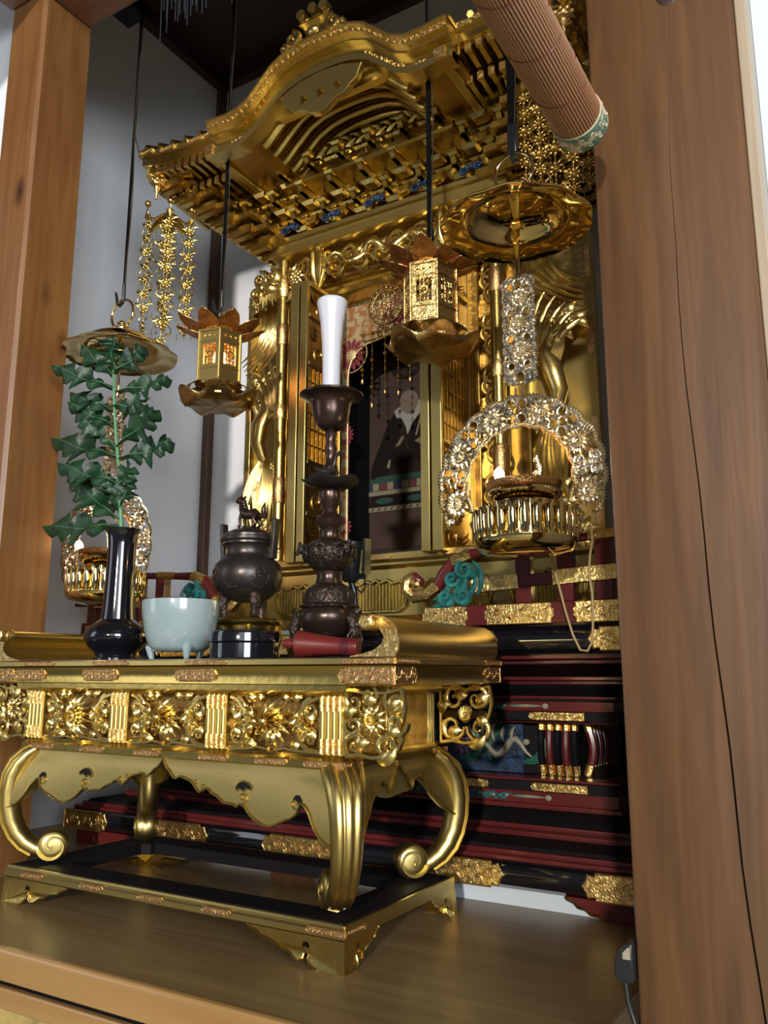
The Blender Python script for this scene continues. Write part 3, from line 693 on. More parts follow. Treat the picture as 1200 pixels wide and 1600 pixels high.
# wing panels beside the columns: gilt frame, ground and a carved phoenix with long tail and flowers
def wing(s):
    X0 = SX + s*.345; X1 = SX + s*.515; x0, x1 = min(X0, X1), max(X0, X1)
    fm = MB(); fm.box(x0, x0+.02 if s < 0 else x0+.008, 1.775, 1.80, .674, 1.52); fm.box(x1-.02 if s > 0 else x1-.008, x1, 1.775, 1.80, .674, 1.52)
    fm.box(x0, x1, 1.775, 1.80, .674, .70); fm.box(x0, x1, 1.775, 1.80, 1.49, 1.52); fm.box(x0, x1, 1.797, 1.80, .674, 1.52)
    wg = build(fm, 'side_panel', 'gold_flat', shr, bevel=.002)
    g = MB()
    for z in (.76, .95, 1.17, 1.36):
        f3 = Fr((X1-s*.010, 1.7745, z), (0, 0, 1), (-1, 0, 0)); g.prism(fitting(.075, .013), 0, .002, lambda u, v, d: (X1-s*.010+v, 1.7745-d, z+u))
    build_split(g, 'panel_fitting', 'engraved_copper', wg)
    m = MB(); fr = Fr(((X0+X1)/2-s*.005, 1.775, 1.10), (s, 0, 0))
    # phoenix body, neck, head, wings, tail of long feathers
    m.sweep([fr(.0, -.10, .02), fr(.012, -.05, .035), fr(.0, .0, .04), fr(-.02, .04, .036), fr(-.01, .075, .036), fr(.015, .085, .036), fr(.035, .075, .03)], [.012, .022, .026, .02, .011, .012, .003], [.01, .02, .024, .018, .011, .011, .003], fr.n, 10)
    for k in range(9): blade(m, fr, (0, -.01), (.075-.010*k, .11+.012*k-.02*(k % 2)), .22, .010, .006, .03, .034, .012)
    for k in range(8): blade(m, fr, (-.01, -.02), (-.07+.004*k, .03+.020*k), -.25, .009, .006, .028, .03, .012)
    for k in range(11): blade(m, fr, (.0, -.08), (-.05+.012*k, -.26-.02*((k*3) % 5)), .10*(1 if k % 2 else -1), .0085, .007, .02, .026, .012, 8)
    # feather sweep above
    for k in range(12): blade(m, fr, (-.03+.004*k, .36), (.02+.006*k, .16+.014*(k % 4)), -.28, .008, .007, .02, .03, .015, 9)
    m2 = MB(); random.seed(21+s)
    for (a, b, R, n) in ((.03, .12, .045, 9), (-.01, -.30, .05, 10), (.035, -.38, .04, 8), (-.035, .31, .035, 8), (.03, .37, .04, 8), (-.04, -.12, .035, 8)):
        leafspray(m2, fr, a, b, random.random()*6, R*1.35, 7, 4.5, .20, .018); flower(m2, fr, a, b, R*.62, n, 2, .026)
    build(m, 'phoenix_carving', 'gold_carved', wg, smooth=60); build_split(m2, 'foliage_carving', 'gold_carved', wg, smooth=60)
wing(-1); wing(1)
# carved flame scroll strips between doors and columns
for s in (-1, 1):
    m = MB(); x = SX + s*.262; m.box(x-.035, x+.035, 1.79, 1.80, .70, 1.45); fr = Fr((x, 1.786, 1.07), (s, 0, 0))
    for i in range(11):
        z = -.34+.068*i; k = 1 if i % 2 else -1; spiral(m, fr, .006*k, z, .024, 1+k, 1.3, k, .006, .008, .006)
        for q in range(3): blade(m, fr, (-.012*k, z+.01), (-.025*k+.008*q, z+.045+.008*q), .3*k, .006, .006, .006, .016)
    build(m, 'scroll_strip', 'gold_carved', shr, smooth=60)
    for dx in (-.042, .038):
        m = MB(); m.box(x+dx-.004, x+dx+.004, 1.775, 1.80, .70, 1.46); build(m, 'strip_frame', 'gold', shr)

# ---------------- bracket tiers (three steps outward) ----------------
def bracket_mesh():
    """block, boat arm and small bearing blocks; local, front is -y"""
    m = MB()
    m.rectloft(-.011, .011, -.011, .011, [(0, 0), (.004, .008), (.004, .016)])
    pts = [(-.034, .030), (-.034, .022), (-.028, .016), (-.018, .0135), (.018, .0135), (.028, .016), (.034, .022), (.034, .030)]
    m.prism(pts, -.006, .006)
    for dx in (-.028, 0, .028): m.rectloft(dx-.0065, dx+.0065, -.0075, .0075, [(0, .030), (.003, .035), (.003, .041)])
    m.box(-.005, .005, -.040, 0, .014, .028); m.rectloft(-.007, .007, -.046, -.032, [(0, .028), (.003, .033), (.003, .040)])
    m.prism([(-.046, .024), (-.038, .014), (.0, .014), (.0, .028), (-.046, .028)], -.0048, .0048, lambda u, v, d: (d, u, v))
    return m
br0 = None
def bracket(x, y, z, rz, sc=1):
    global br0
    if br0 is None: o = br0 = build(bracket_mesh(), 'roof_bracket', 'gold', shr, local=True, smooth=20)
    else: o = br0.copy(); COL.objects.link(o)
    o.location = (x-SX, y-1.8, z-.517); o.rotation_euler = (0, 0, rz); o.scale = (sc, sc, sc); return o
TI = ((1.675, .355, 1.600), (1.635, .395, 1.642), (1.595, .435, 1.684))
for k, (y, hw, z) in enumerate(TI):
    n = 8+k
    for i in range(n): bracket(SX-hw+.02+(2*hw-.04)*i/(n-1), y, z, 0, 1.28)
    for s in (-1, 1):
        for j in range(4): bracket(SX+s*hw, y+.05+.085*j, z, -s*pi/2 if s < 0 else pi/2, 1.2)
    m = MB(); m.rectloft(SX-hw, SX+hw, y-.004, 2.1, [(.0, z+.0415), (.0, z+.050)], back=False); m.rectloft(SX-hw+.03, SX+hw-.03, y+.03, 2.1, [(0, z), (0, z+.042)], back=False)
    build(m, 'bracket_beam', 'gold_dim' if 0 else 'gold', shr)
# diagonal tail arms at the corners, fanning outwards
for s in (-1, 1):
    m = MB(); random.seed(9)
    for k, (y, hw, z) in enumerate(TI):
        for j in range(5):
            a = Vector((SX+s*(hw-.02), y+.02+.055*j, z+.012)); b = Vector((SX+s*(hw+.075+.012*k), y+.02+.055*j-.05*(1 if j == 0 else .2), z+.030))
            m.bar(a, b, .007, .008); m.rectloft(b.x-.009, b.x+.009, b.y-.009, b.y+.009, [(0, b.z-.01), (.003, b.z), (.003, b.z+.008)])
            m.prism([(b.x, b.z+.006), (b.x+s*.035, b.z-.004), (b.x+s*.048, b.z+.008), (b.x+s*.03, b.z+.014), (b.x, b.z+.016)], b.y-.007, b.y+.007)
    build(m, 'corner_arms', 'gold', shr)
for s in (-1, 1):                     # layered cloud tails stepping out under the side eaves
    for k in range(6):
        hw = .385+.036*k; z = 1.578+.0285*k; m = MB(); y0 = 1.645-.034*k
        for j in range(int(9+k*.8)):
            y = y0+.048*j; x = SX+s*hw
            m.prism([(x-s*.06, z), (x-s*.06, z+.022), (x+s*.004, z+.024), (x+s*.022, z+.020), (x+s*.034, z+.010), (x+s*.020, z+.012), (x+s*.026, z+.002), (x+s*.010, z-.003)], y-.015, y+.015)
            m.prism([(x-s*.05, z-.010), (x-s*.05, z), (x+s*.008, z), (x+s*.016, z-.008), (x, z-.006)], y-.008, y+.008)
        m.box(min(SX+s*(hw-.10), SX+s*(hw-.02)), max(SX+s*(hw-.10), SX+s*(hw-.02)), y0, 2.08, z+.004, z+.020)
        build(m, 'side_bracket_tier', 'gold_dim' if k % 2 else 'gold', shr)
# blue cloud ornaments along the beam
for x in (SX-.27, SX-.135, SX, SX+.135, SX+.27):
    m = MB(); fr = Fr((x, 1.655, 1.606)); 
    for k in range(5): m.ball(fr(-.02+.01*k, .006+.006*sin(pi*k/4), 0), .008, .008, .008, 8, 5)
    for k in (-1, 1): spiral(m, fr, .018*k, .002, .010, 0, 1.1, k, .003, .004, .006)
    build(m, 'cloud_ornament', 'blue', shr, smooth=60)

# ---------------- eaves, rafters, roof ----------------
EY, EZ, EHW = 1.42, 1.742, .605
def eave_lift(u):           # u = -1..1 along the eave; corners sweep upwards
    return .038*abs(u)**5
def eave_strip(m, y_off, z0, z1, hw, thick, sides=True):
    N = 36; rows = []
    pts = [(-1+2*i/N) for i in range(N+1)]
    fr_ = [(SX+u*hw, EY+y_off, eave_lift(u)) for u in pts]
    def sec(p, nx, ny):
        x, y, l = p; return [(x, y, z0+l), (x, y, z1+l), (x+nx*thick, y+ny*thick, z1+l), (x+nx*thick, y+ny*thick, z0+l), (x, y, z0+l)]
    m.grid([sec(p, 0, 1) for p in fr_])
    for s in (-1, 1):
        sd = [(SX+s*hw, EY+y_off+.66*i/14, eave_lift(1-i/14*1.0) if i < 14 else 0) for i in range(15)]
        m.grid([sec(p, -s, 0) for p in sd])
m = MB(); eave_strip(m, 0, EZ+.004, EZ+.030, EHW, .02); build(m, 'eave_board', 'gold', shr)
m = MB(); eave_strip(m, -.008, EZ+.030, EZ+.046, EHW+.008, .03); build(m, 'eave_edge', 'gold_flat', shr)
m = MB()
for x in (-1.60, -1.52, -1.42, -.60, -.50, -.44, -.66, -1.36):
    u = (x-SX)/EHW; fit_plate(m, Fr((0, EY-.0085, 0)), x, EZ+.038+eave_lift(u), .055, .013, .0025)
build_split(m, 'eave_fitting', 'engraved_gold', shr)
m = MB()                                   # soffit board above rafters
m.box(SX-EHW+.02, SX-.33, EY+.02, 2.1, EZ+.012, EZ+.018); m.box(SX+.33, SX+EHW-.02, EY+.02, 2.1, EZ+.012, EZ+.018); m.box(SX-.33, SX+.33, 1.66, 2.1, EZ+.012, EZ+.018)
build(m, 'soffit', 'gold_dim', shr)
raf0 = None
def rafter(x, y0, y1, z0, z1, side=0):
    """slanting rafter with a gilt end cap"""
    m = MB(); a = Vector((x, y0, z0)); b = Vector((x, y1, z1))
    if side: a = Vector((y0, x, z0)); b = Vector((y1, x, z1))
    m.bar(a, b, .0055, .008); o = build(m, 'rafter', 'gold_dim' if 0 else 'gold', shr)
    d = (b-a).normalized(); c = MB(); c.bar(a-d*.004, a+d*.004, .0075, .010); build(c, 'rafter_cap', 'engraved_gold', o)
for s in (-1, 1):
    for i in range(10):
        x = SX+s*(.345+.026*i); u = (x-SX)/EHW
        rafter(x, EY+.012, 1.55, EZ-.006+eave_lift(u), EZ-.008)
        rafter(x, EY+.075, 1.66, EZ-.030+eave_lift(u)*.5, EZ-.034)
    for i in range(9):
        y = EY+.04+.06*i
        rafter(y, SX+s*(EHW-.012), SX+s*.45, EZ-.004+eave_lift(max(0, 1-i/9)), EZ-.010, 1)
    m = MB(); m.bar((SX+s*(EHW-.01), EY+.01, EZ+.026), (SX+s*.40, 1.64, EZ-.03), .011, .014); hr_ = build(m, 'hip_rafter', 'gold', shr)
    m = MB(); c = Vector((SX+s*(EHW-.03), EY+.03, EZ-.004)); m.ball(c, .018, .018, .014)
    for k in range(8): m.ball(c+Vector((.018*cos(k*pi/4), .018*sin(k*pi/4), .002)), .006)
    m.lathe([(.001, -.05), (.004, -.048), (.003, -.03), (.008, -.018), (.01, 0)], c, 10); build(m, 'corner_boss', 'engraved_gold', hr_)
# beams carrying the karahafu (the square ended purlins)
for x in (SX-.325, SX+.325):
    m = MB(); m.box(x-.010, x+.010, 1.385, 1.70, EZ-.042, EZ-.020); pu = build(m, 'purlin', 'gold_flat', shr, bevel=.002)
    m = MB(); m.box(x-.0125, x+.0125, 1.381, 1.396, EZ-.0445, EZ-.0175); build(m, 'purlin_cap', 'engraved_gold', pu)
# karahafu gable
def kara(u, w_=.335, h=.108):           # u=-1..1 -> height of the cusped curve
    a = abs(u)
    pts = [(0, 1.0), (.12, .99), (.25, .93), (.385, .76), (.49, .47), (.6, .16), (.70, .025), (.8, 0), (1, .05)]
    for (p, q), (r, t) in zip(pts, pts[1:]):
        if a <= r:
            f = (a-p)/(r-p); return h*(q+(t-q)*f)
    return h*.03
KX = -1.005
def gable_band(y0, y1, zo, t0, t1, hw=.335, grow=0, h=.108):
    """band between two vertical offsets following the curve"""
    N = 60; rows = []
    for i in range(N+1):
        u = -1+2*i/N; x = KX+u*hw; zc = 1.70+kara(u, h=h)+zo; b0 = t0 - .012*(1-abs(u))*0
        rows.append([(x, y0, zc+t0), (x, y0, zc+t1), (x, y1, zc+t1), (x, y1, zc+t0), (x, y0, zc+t0)])
    m = MB(); m.grid(rows)
    m.face(*range(0, 4)); n0 = N*5; m.face(n0+3, n0+2, n0+1, n0)
    return m
build(gable_band(1.395, 1.43, 0, -.006, .036), 'gable_board', 'gold', shr)
build(gable_band(1.386, 1.42, 0, -.008, .008), 'gable_lower_band', 'gold_flat', shr)
build(gable_band(1.378, 1.44, 0, .036, .050), 'gable_moulding', 'gold', shr)
build(gable_band(1.366, 1.46, 0, .050, .066), 'gable_upper_band', 'engraved_gold', shr)
build(gable_band(1.360, 1.46, 0, .066, .072), 'gable_cap', 'gold_flat', shr)
m = MB(); fr = Fr((0, 1.3945, 0))
for sgn in (-1, 1):
    for i in range(13):
        u = sgn*(.36+.037*i); z = 1.70+kara(u)+.014; spiral(m, fr, KX+u*.335, z, .0065, i, 1, sgn, .0016, .002, n=8, ball=False)
for i in range(44):
    u = -.98+1.96*i/43; spiral(m, Fr((0, 1.366, 0)), KX+u*.335, 1.70+kara(u)+.058, .005, i, 1, 1, .0012, .0015, n=6, ball=False)
build_split(m, 'gable_scrollwork', 'engraved_gold', shr, gap=.012, smooth=60)
# pendant board under the gable centre
ol = [(-.115, .078), (-.100, .045), (-.085, .038), (-.072, .022), (-.045, .018), (-.02, .0), (0, -.004), (.02, .0), (.045, .018), (.072, .022), (.085, .038), (.100, .045), (.115, .078), (.06, .098), (0, .104), (-.06, .098)]
def clov(cx, cz, r): return [(cx+r*(1+.35*cos(3*t*pi/6))*cos(t*pi/6), cz+r*(1+.35*cos(3*t*pi/6))*sin(t*pi/6)) for t in range(12)]
m = MB(); m.prism([(KX+a, 1.692+b) for a, b in ol], 1.384, 1.398, holes=[[(KX+a, 1.692+b) for a, b in clov(c, .048, .011)] for c in (-.048, 0, .048)])
pb = build(m, 'gable_pendant', 'gold_flat', shr, smooth=0)
m = MB(); m.sweep([(KX+a, 1.383, 1.692+b) for a, b in ol[:13]], .002, .002, (0, 1, 0), 5); build(m, 'pendant_edge', 'gold', pb)
# crest on top: stepped stand, three discs, scrolls
m = MB(); m.rectloft(KX-.045, KX+.03, 1.37, 1.42, [(.004, 1.868), (.0, 1.885), (-.006, 1.888), (-.006, 1.915), (-.002, 1.92), (.006, 1.924), (.006, 1.932)]); cr = build(m, 'ridge_crest', 'gold', shr)
m = MB()
for dx, dz in ((-.04, 1.945), (-.008, 1.950), (.024, 1.945)): m.lathe([(.012, 0), (.012, .02)], (KX+dx, 1.355, dz), 18, axis='y')
build_split(m, 'crest_disc', 'gold_flat', cr)
m = MB(); fr = Fr((KX-.008, 1.366, 1.885))
for s in (-1, 1):
    spiral(m, fr, s*.058, .008, .018, pi/2, 1.3, s, .006, .009); blade(m, fr, (s*.05, -.012), (s*.10, -.018), 0, .006, .008); spiral(m, fr, s*.085, -.006, .010, pi/2, 1.2, s, .004, .006)
m.ball(fr(0, .01, .002), .016, .008, .012)
build(m, 'crest_scroll', 'gold_carved', cr, smooth=60)
# vaulted underside with ribs
for i in range(5):
    y = 1.44+.038*i; N = 40; path = [(KX+(-.62+1.24*k/N)*.335, y, 1.694+kara(-.62+1.24*k/N)) for k in range(N+1)]
    m = MB(); m.sweep(path, .013, .009, (0, 1, 0), 8); build(m, 'vault_rib', 'gold', shr, smooth=60)
m = MB(); rows = []
for j in range(2):
    y = 1.40+.26*j; rows.append([(KX+(-1+2*k/60)*.335, y, 1.708+kara(-1+2*k/60)) for k in range(61)])
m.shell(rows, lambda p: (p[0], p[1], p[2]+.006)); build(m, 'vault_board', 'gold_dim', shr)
# tympanum with carving behind
m = MB(); m.box(KX-.21, KX+.21, 1.625, 1.66, 1.70, 1.80); build(m, 'tympanum', 'brass_old_and_gap_shade', shr)  # dark backing colour stands for shade behind the carving
m = MB(); fr = Fr((KX, 1.605, 1.735)); random.seed(4)
for i in range(13):
    x = -.18+.03*i; 
    if abs(x) < .025: continue
    spiral(m, fr, x, .012*sin(i*2), .018, random.random()*6, 1.3, 1 if i % 2 else -1, .0055, .008, .006); blade(m, fr, (x, -.02), (x+.03, .02), .3, .008, .007, .01, .02)
    blade(m, fr, (x+.015, .0), (x-.02, .035), -.3, .006, .006, .01, .022)
build(m, 'tympanum_carving', 'gold_carved', shr, smooth=60)
m = MB(); m.box(KX-.018, KX+.018, 1.59, 1.61, 1.70, 1.775)
for k in range(5): m.sweep([(KX-.014+.007*k, 1.588, 1.72), (KX-.014+.007*k, 1.588, 1.765)], .0022, None, (0, 1, 0), 6)
m.lathe([(.001, -.02), (.010, -.012), (.013, 0), (.012, .012)], (KX, 1.585, 1.70), 12); build(m, 'tympanum_strut', 'gold', shr)
m = MB(); m.prism([(KX-.23, 1.694), (KX-.18, 1.722), (KX-.10, 1.706), (KX, 1.712), (KX+.10, 1.706), (KX+.18, 1.722), (KX+.23, 1.694)], 1.588, 1.62); m.rectloft(KX-.24, KX+.24, 1.58, 1.66, [(0, 1.680), (.006, 1.685), (.006, 1.695)]); build(m, 'rainbow_beam', 'gold', shr)
# roof surface with tile rolls
m = MB(); rows = []
for j in range(9):
    t = j/8; row = []
    for k in range(61):
        u = -1+2*k/60; x = SX+u*(EHW+.005)*(1-.25*t); z = EZ+.046+eave_lift(u)*(1-t)+.30*t**1.35
        row.append((x, EY-.005+.40*t, z))
    rows.append(row)
m.shell(rows, lambda p: (p[0], p[1]+.006, p[2]-.008)); ro = build(m, 'roof', 'gold_flat', shr)
m = MB()
for i in range(25):
    u = -1+2*(i+.5)/25
    if abs(u) < .55: continue
    m.sweep([(SX+u*(EHW)*(1-.25*t/8), EY-.012+.40*t/8, EZ+.050+eave_lift(u)*(1-t/8)+.30*(t/8)**1.35) for t in range(9)], .008, .008, (0, 0, 1), 6)
build_split(m, 'tile_roll', 'gold', ro)
m = MB(); rows = []
for j in range(6):
    y = 1.375+.05*j; rows.append([(KX+(-1+2*k/60)*.335, y, 1.774+kara(-1+2*k/60)) for k in range(61)])
m.shell(rows, lambda p: (p[0], p[1], p[2]-.004)); build(m, 'gable_roof', 'gold_flat', shr)
m = MB()
for i in range(33):
    u = -1+2*i/32; m.sweep([(KX+u*.335, 1.372, 1.776+kara(u)), (KX+u*.335, 1.62, 1.776+kara(u))], .0055, .0055, (0, 0, 1), 6)
build(m, 'gable_tile_rolls', 'gold', ro)

# ---------------- painting and hangings inside the shrine ----------------
PY = 1.955
scr = thing('hanging_scroll', 'dark hanging scroll painting of a seated monk in black robe, inside the shrine', 'painting', (-1.06, PY, .70))
m = MB(); m.box(-1.30, -.83, PY, PY+.003, .73, 1.42); build(m, 'scroll_mount', 'painting_edge', scr)
m = MB(); m.box(-1.265, -.87, PY-.0012, PY, .76, 1.36); build(m, 'painted_silk', 'painting', scr)
m = MB(); m.lathe([(.009, -.25), (.009, .25)], (-1.065, PY-.004, .725), 14, axis='x'); build(m, 'roller', 'black_lacquer', scr)
m = MB(); mats = ['robe', 'robe_fold', 'skin_paint', 'white_paint', 'shaded_green', 'shaded_red', 'shaded_cream', 'shaded_blue']
L = [0]
def shape(pts, mi, lift=0):
    m.cur = mi; L[0] += 1; d = PY-.0013-.00008*L[0]; m.prism(pts, d, d+.0003)
ox, oz = -1.085, 0
def q(pts): return [(ox+a, b) for a, b in pts]
shape(q([(-.135, .965), (-.128, 1.0), (-.10, 1.06), (-.075, 1.12), (-.045, 1.155), (.02, 1.165), (.075, 1.14), (.11, 1.08), (.135, 1.0), (.15, .965), (.12, .95), (-.11, .95)]), 0)
shape(q([(-.09, .955), (-.06, .99), (.0, 1.0), (.07, .99), (.11, .955), (0, .945)]), 1)
shape(q([(-.05, 1.14), (-.035, 1.08), (-.012, 1.03), (-.006, 1.03), (-.02, 1.09), (-.028, 1.14)]), 1)
shape(q([(.06, 1.13), (.045, 1.07), (.02, 1.03), (.03, 1.03), (.065, 1.07), (.085, 1.11)]), 1)
shape(q([(-.048, 1.13), (-.055, 1.15), (-.03, 1.165), (0, 1.15), (.03, 1.175), (.045, 1.165), (.035, 1.14), (.005, 1.11), (-.012, 1.075), (-.018, 1.10), (-.03, 1.125)]), 3)
shape(q([(.036, 1.15), (.040, 1.15), (.018, 1.07), (.012, 1.07)]), 6)
shape(q([(.031*cos(t*pi/8)-.007, 1.172+.034*sin(t*pi/8)) for t in range(16)]), 2)
shape(q([(-.02, 1.155), (.012, 1.155), (.012, 1.135), (-.014, 1.135)]), 2)
for a, b in ((-.020, 1.178), (.006, 1.180)): shape(q([(a-.006, b), (a+.006, b), (a+.006, b-.0012), (a-.006, b-.0012)]), 1)
shape(q([(-.012, 1.158), (.002, 1.158), (.002, 1.1568), (-.012, 1.1568)]), 5)
shape(q([(-.052, 1.045), (-.03, 1.075), (-.022, 1.07), (-.036, 1.048)]), 2); shape(q([(.01, 1.055), (.03, 1.065), (.038, 1.05), (.03, 1.042)]), 2)
shape(q([(-.08, .99), (-.072, 1.01), (-.066, 1.01), (-.070, .985)]), 6); shape(q([(-.035, 1.005), (-.02, .998), (0, .997), (.02, 1.005), (.02, 1.0), (.004, .985), (-.004, .985), (-.03, 1.0)]), 1)
shape(q([(-.145, .945), (-.11, .965), (.16, .965), (.18, .95)]), 4)
for i in range(14):
    a = -.148+.0235*i; shape(q([(a, .925), (a, .946), (a+.0195, .946), (a+.0195, .925)]), (7, 6, 5, 6)[i % 4])
shape(q([(-.155, .865), (-.155, .923), (.18, .923), (.18, .865)]), 6)
shape(q([(-.151, .877), (-.151, .911), (.176, .911), (.176, .877)]), 1)
for a in (-.13, -.03, .07): shape(q([(a, .881), (a, .907), (a+.088, .907), (a+.088, .881)]), 0); shape(q([(a+.044+.03*cos(t*pi/5), .894+.009*sin(t*pi/5)) for t in range(10)]), 4)
for i in range(16): shape(q([(-.15+.0205*i, .867), (-.143+.0205*i, .875), (-.139+.0205*i, .875), (-.146+.0205*i, .867)]), 1)
build(m, 'monk_figure', mats, scr, smooth=0)
# round openwork plaque hanging in front
kem = thing('round_pendant_plaque', 'small round pierced brass plaque hanging high in the open shrine doorway', 'plaque', (-1.015, 1.70, 1.42))
m = MB(); fr = Fr((-1.015, 1.70, 1.343)); m.torus(fr(0, 0), .052, .003, fr.n, 30, 6); m.torus(fr(0, 0), .040, .0018, fr.n, 30, 5)
for k in range(12): a = k*pi/6; spiral(m, fr, .028*cos(a), .028*sin(a), .011, a, 1.2, 1 if k % 2 else -1, .0018, .002, n=8)
flower(m, fr, 0, 0, .016, 8, 2); 
for k in range(20): a = k*pi/10; m.ball(fr(.046*cos(a), .046*sin(a)), .004, n=6, m=4)
build(m, 'plaque_body', 'brass_old_and_gap_shade', kem, smooth=60)
m = MB(); m.torus((-1.015, 1.70, 1.402), .008, .0016); m.sweep([(-1.015, 1.70, 1.41), (-1.015, 1.75, 1.43)], .0012); build(m, 'suspension_hook', 'brass_old_and_gap_shade', kem)
cl = thing('beaded_tassels', 'dark dangling cluster of beaded chains hanging inside the shrine above the painting', 'ornament', (-1.05, 1.78, 1.33))
for i, x in enumerate((-1.13, -1.10, -1.06, -1.02, -.985, -.95)):
    m = MB(); z1 = 1.31; z0 = 1.18-.05*(i % 2)-.02*(i % 3); m.sweep([(x, 1.77, z1), (x, 1.77, z0)], .0008)
    for k in range(9): m.ball((x, 1.77, z1-(z1-z0)*k/8), .0035 if k % 3 else .006, n=6, m=4)
    m.ball((x, 1.77, z0), .005, .005, .009, 8, 5); build(m, 'bead_chain', 'brass_old_and_gap_shade', cl)
m = MB(); m.bar((-1.14, 1.77, 1.312), (-.94, 1.77, 1.312), .002, .002); build(m, 'bead_rail', 'brass_old_and_gap_shade', cl)
# ================================================================== ALTAR TABLE
TX0, TX1, TY0, TY1 = -1.468, -.722, 1.081, 1.415; TC = (TX0+TX1)/2; TYC = (TY0+TY1)/2
tab = thing('altar_table', 'gilded offering table with carved chrysanthemum frieze, cabriole legs and base frame on the wooden dais', 'table', (TC, TYC, 0))
def frame_prism(m, x0, x1, y0, y1, wd, z0, z1, notch=.0):
    a, b, c, d = x0+wd, x1-wd, y0+wd*.9, y1-wd*.9; n = notch
    hole = [(a+n, c), (b-n, c), (b-n, c+n*.6), (b, c+n), (b, d-n), (b-n, d-n*.6), (b-n, d), (a+n, d), (a+n, d-n*.6), (a, d-n), (a, c+n), (a+n, c+n*.6)] if n else [(a, c), (b, c), (b, d), (a, d)]
    m.prism([(x0, y0), (x1, y0), (x1, y1), (x0, y1)], z0, z1, lambda u, v, dd: (u, v, dd), holes=[hole])
BX0, BX1, BY0, BY1 = TX0-.010, TX1+.010, TY0-.008, TY1+.008
m = MB(); frame_prism(m, BX0, BX1, BY0, BY1, .072, .0435, .0635, .02)
m.rectloft(BX0, BX1, BY0, BY0+.004, [(0, .0435), (.004, .046), (.004, .054), (.001, .057), (.001, .061), (-.001, .0635)], back=False)
m.box(BX1-.002, BX1+.003, BY0, BY1, .046, .054); m.box(BX0-.003, BX0+.002, BY0, BY1, .046, .054)
fb = build(m, 'base_frame', 'black_satin', tab)
m = MB(); m.rectloft(BX0, BX1, BY0, BY0+.006, [(0, .0435), (.0045, .046), (.0045, .054), (.0015, .057), (.0015, .061), (-.0005, .0640)], back=False)
m.box(BX1-.002, BX1+.0035, BY0, BY1, .0435, .0640); m.box(BX0-.0035, BX0+.002, BY0, BY1, .0435, .0640); m.box(BX0, BX1, BY1-.002, BY1+.003, .0435, .064)
build(m, 'base_frame_rail', 'gold_flat', fb)
m = MB(); frame_prism(m, BX0+.006, BX1-.006, BY0+.006, BY1-.006, .064, .0636, .0650, .02); build(m, 'base_frame_top', 'black_satin', tab)
m = MB()
for x in (-1.40, -1.24, -1.095, -.95): fit_plate(m, Fr((0, BY0-.0045, 0)), x, .0535, .062, .009, .0012)
fit_plate(m, Fr((0, BY0-.0045, 0)), BX1-.03, .0535, .068, .009, .0012, 'left')
fs = Fr((BX1+.0035, BY0+.025, 0), (0, 1, 0)); fit_plate(m, fs, 0, .0535, .056, .009, .0012, 'right')
build_split(m, 'base_frame_fitting', 'engraved_copper', fb)
# cusped bracket feet
def foot_outline(L):
    return [(0, 0), (0, .0435), (L, .0435), (L*.985, .041), (L*.90, .037), (L*.86, .031), (L*.79, .030), (L*.70, .026), (L*.62, .019), (L*.55, .0165), (L*.50, .010), (L*.44, .0085), (L*.40, .012), (L*.395, .018), (L*.37, .0205), (L*.345, .018), (L*.35, .012), (L*.33, .007), (L*.29, .003), (L*.24, 0)]
def table_foot(cx, cy, sx, sy):
    m = MB(); fl = lambda z: .006*cos(pi*min(1, z/.0435))**2 if z < .022 else .003
    for L, ax in ((.175, 0), (.09, 1)):
        ol = foot_outline(L)
        hole = [(L*.37+L*.040*cos(t*pi/4), .0295+(.0055 if t != 6 else .002)*sin(t*pi/4)) for t in range(8)]
        if ax == 0: m.prism(ol, 0, .012, lambda u, v, d: (cx-sx*u + sx*(fl(v) if u == 0 else 0), cy - sy*(-d) - sy*0 + (-sy*-1)*0 - (fl(v) if sy > 0 else -fl(v)), v) if 0 else (cx - sx*u + (sx*fl(v) if u == 0 else 0), cy + sy*(d - fl(v)), v), holes=[hole])
        else: m.prism(ol, 0, .012, lambda u, v, d: (cx - sx*(d - fl(v)), cy + sy*u - (sy*fl(v) if u == 0 else 0), v), holes=[hole])
    f = build(m, 'foot', 'gold', tab, smooth=20)
    g = MB(); L = .175; ol = foot_outline(L)[2:]; g.sweep([(cx-sx*u, cy - sy*(fl(v)+.0008), v) for u, v in ol], .0018, None, (0, 1, 0), 5)
    L = .09; ol = foot_outline(L)[2:]; g.sweep([(cx+sx*(fl(v)+.0008), cy+sy*u, v) for u, v in ol], .0013, None, (1, 0, 0), 5)
    build(g, 'foot_rim', 'gold', f)
for cx, sx in ((BX1, 1), (BX0, -1)):
    for cy, sy in ((BY0, 1), (BY1, -1)): table_foot(cx, cy, sx, sy)
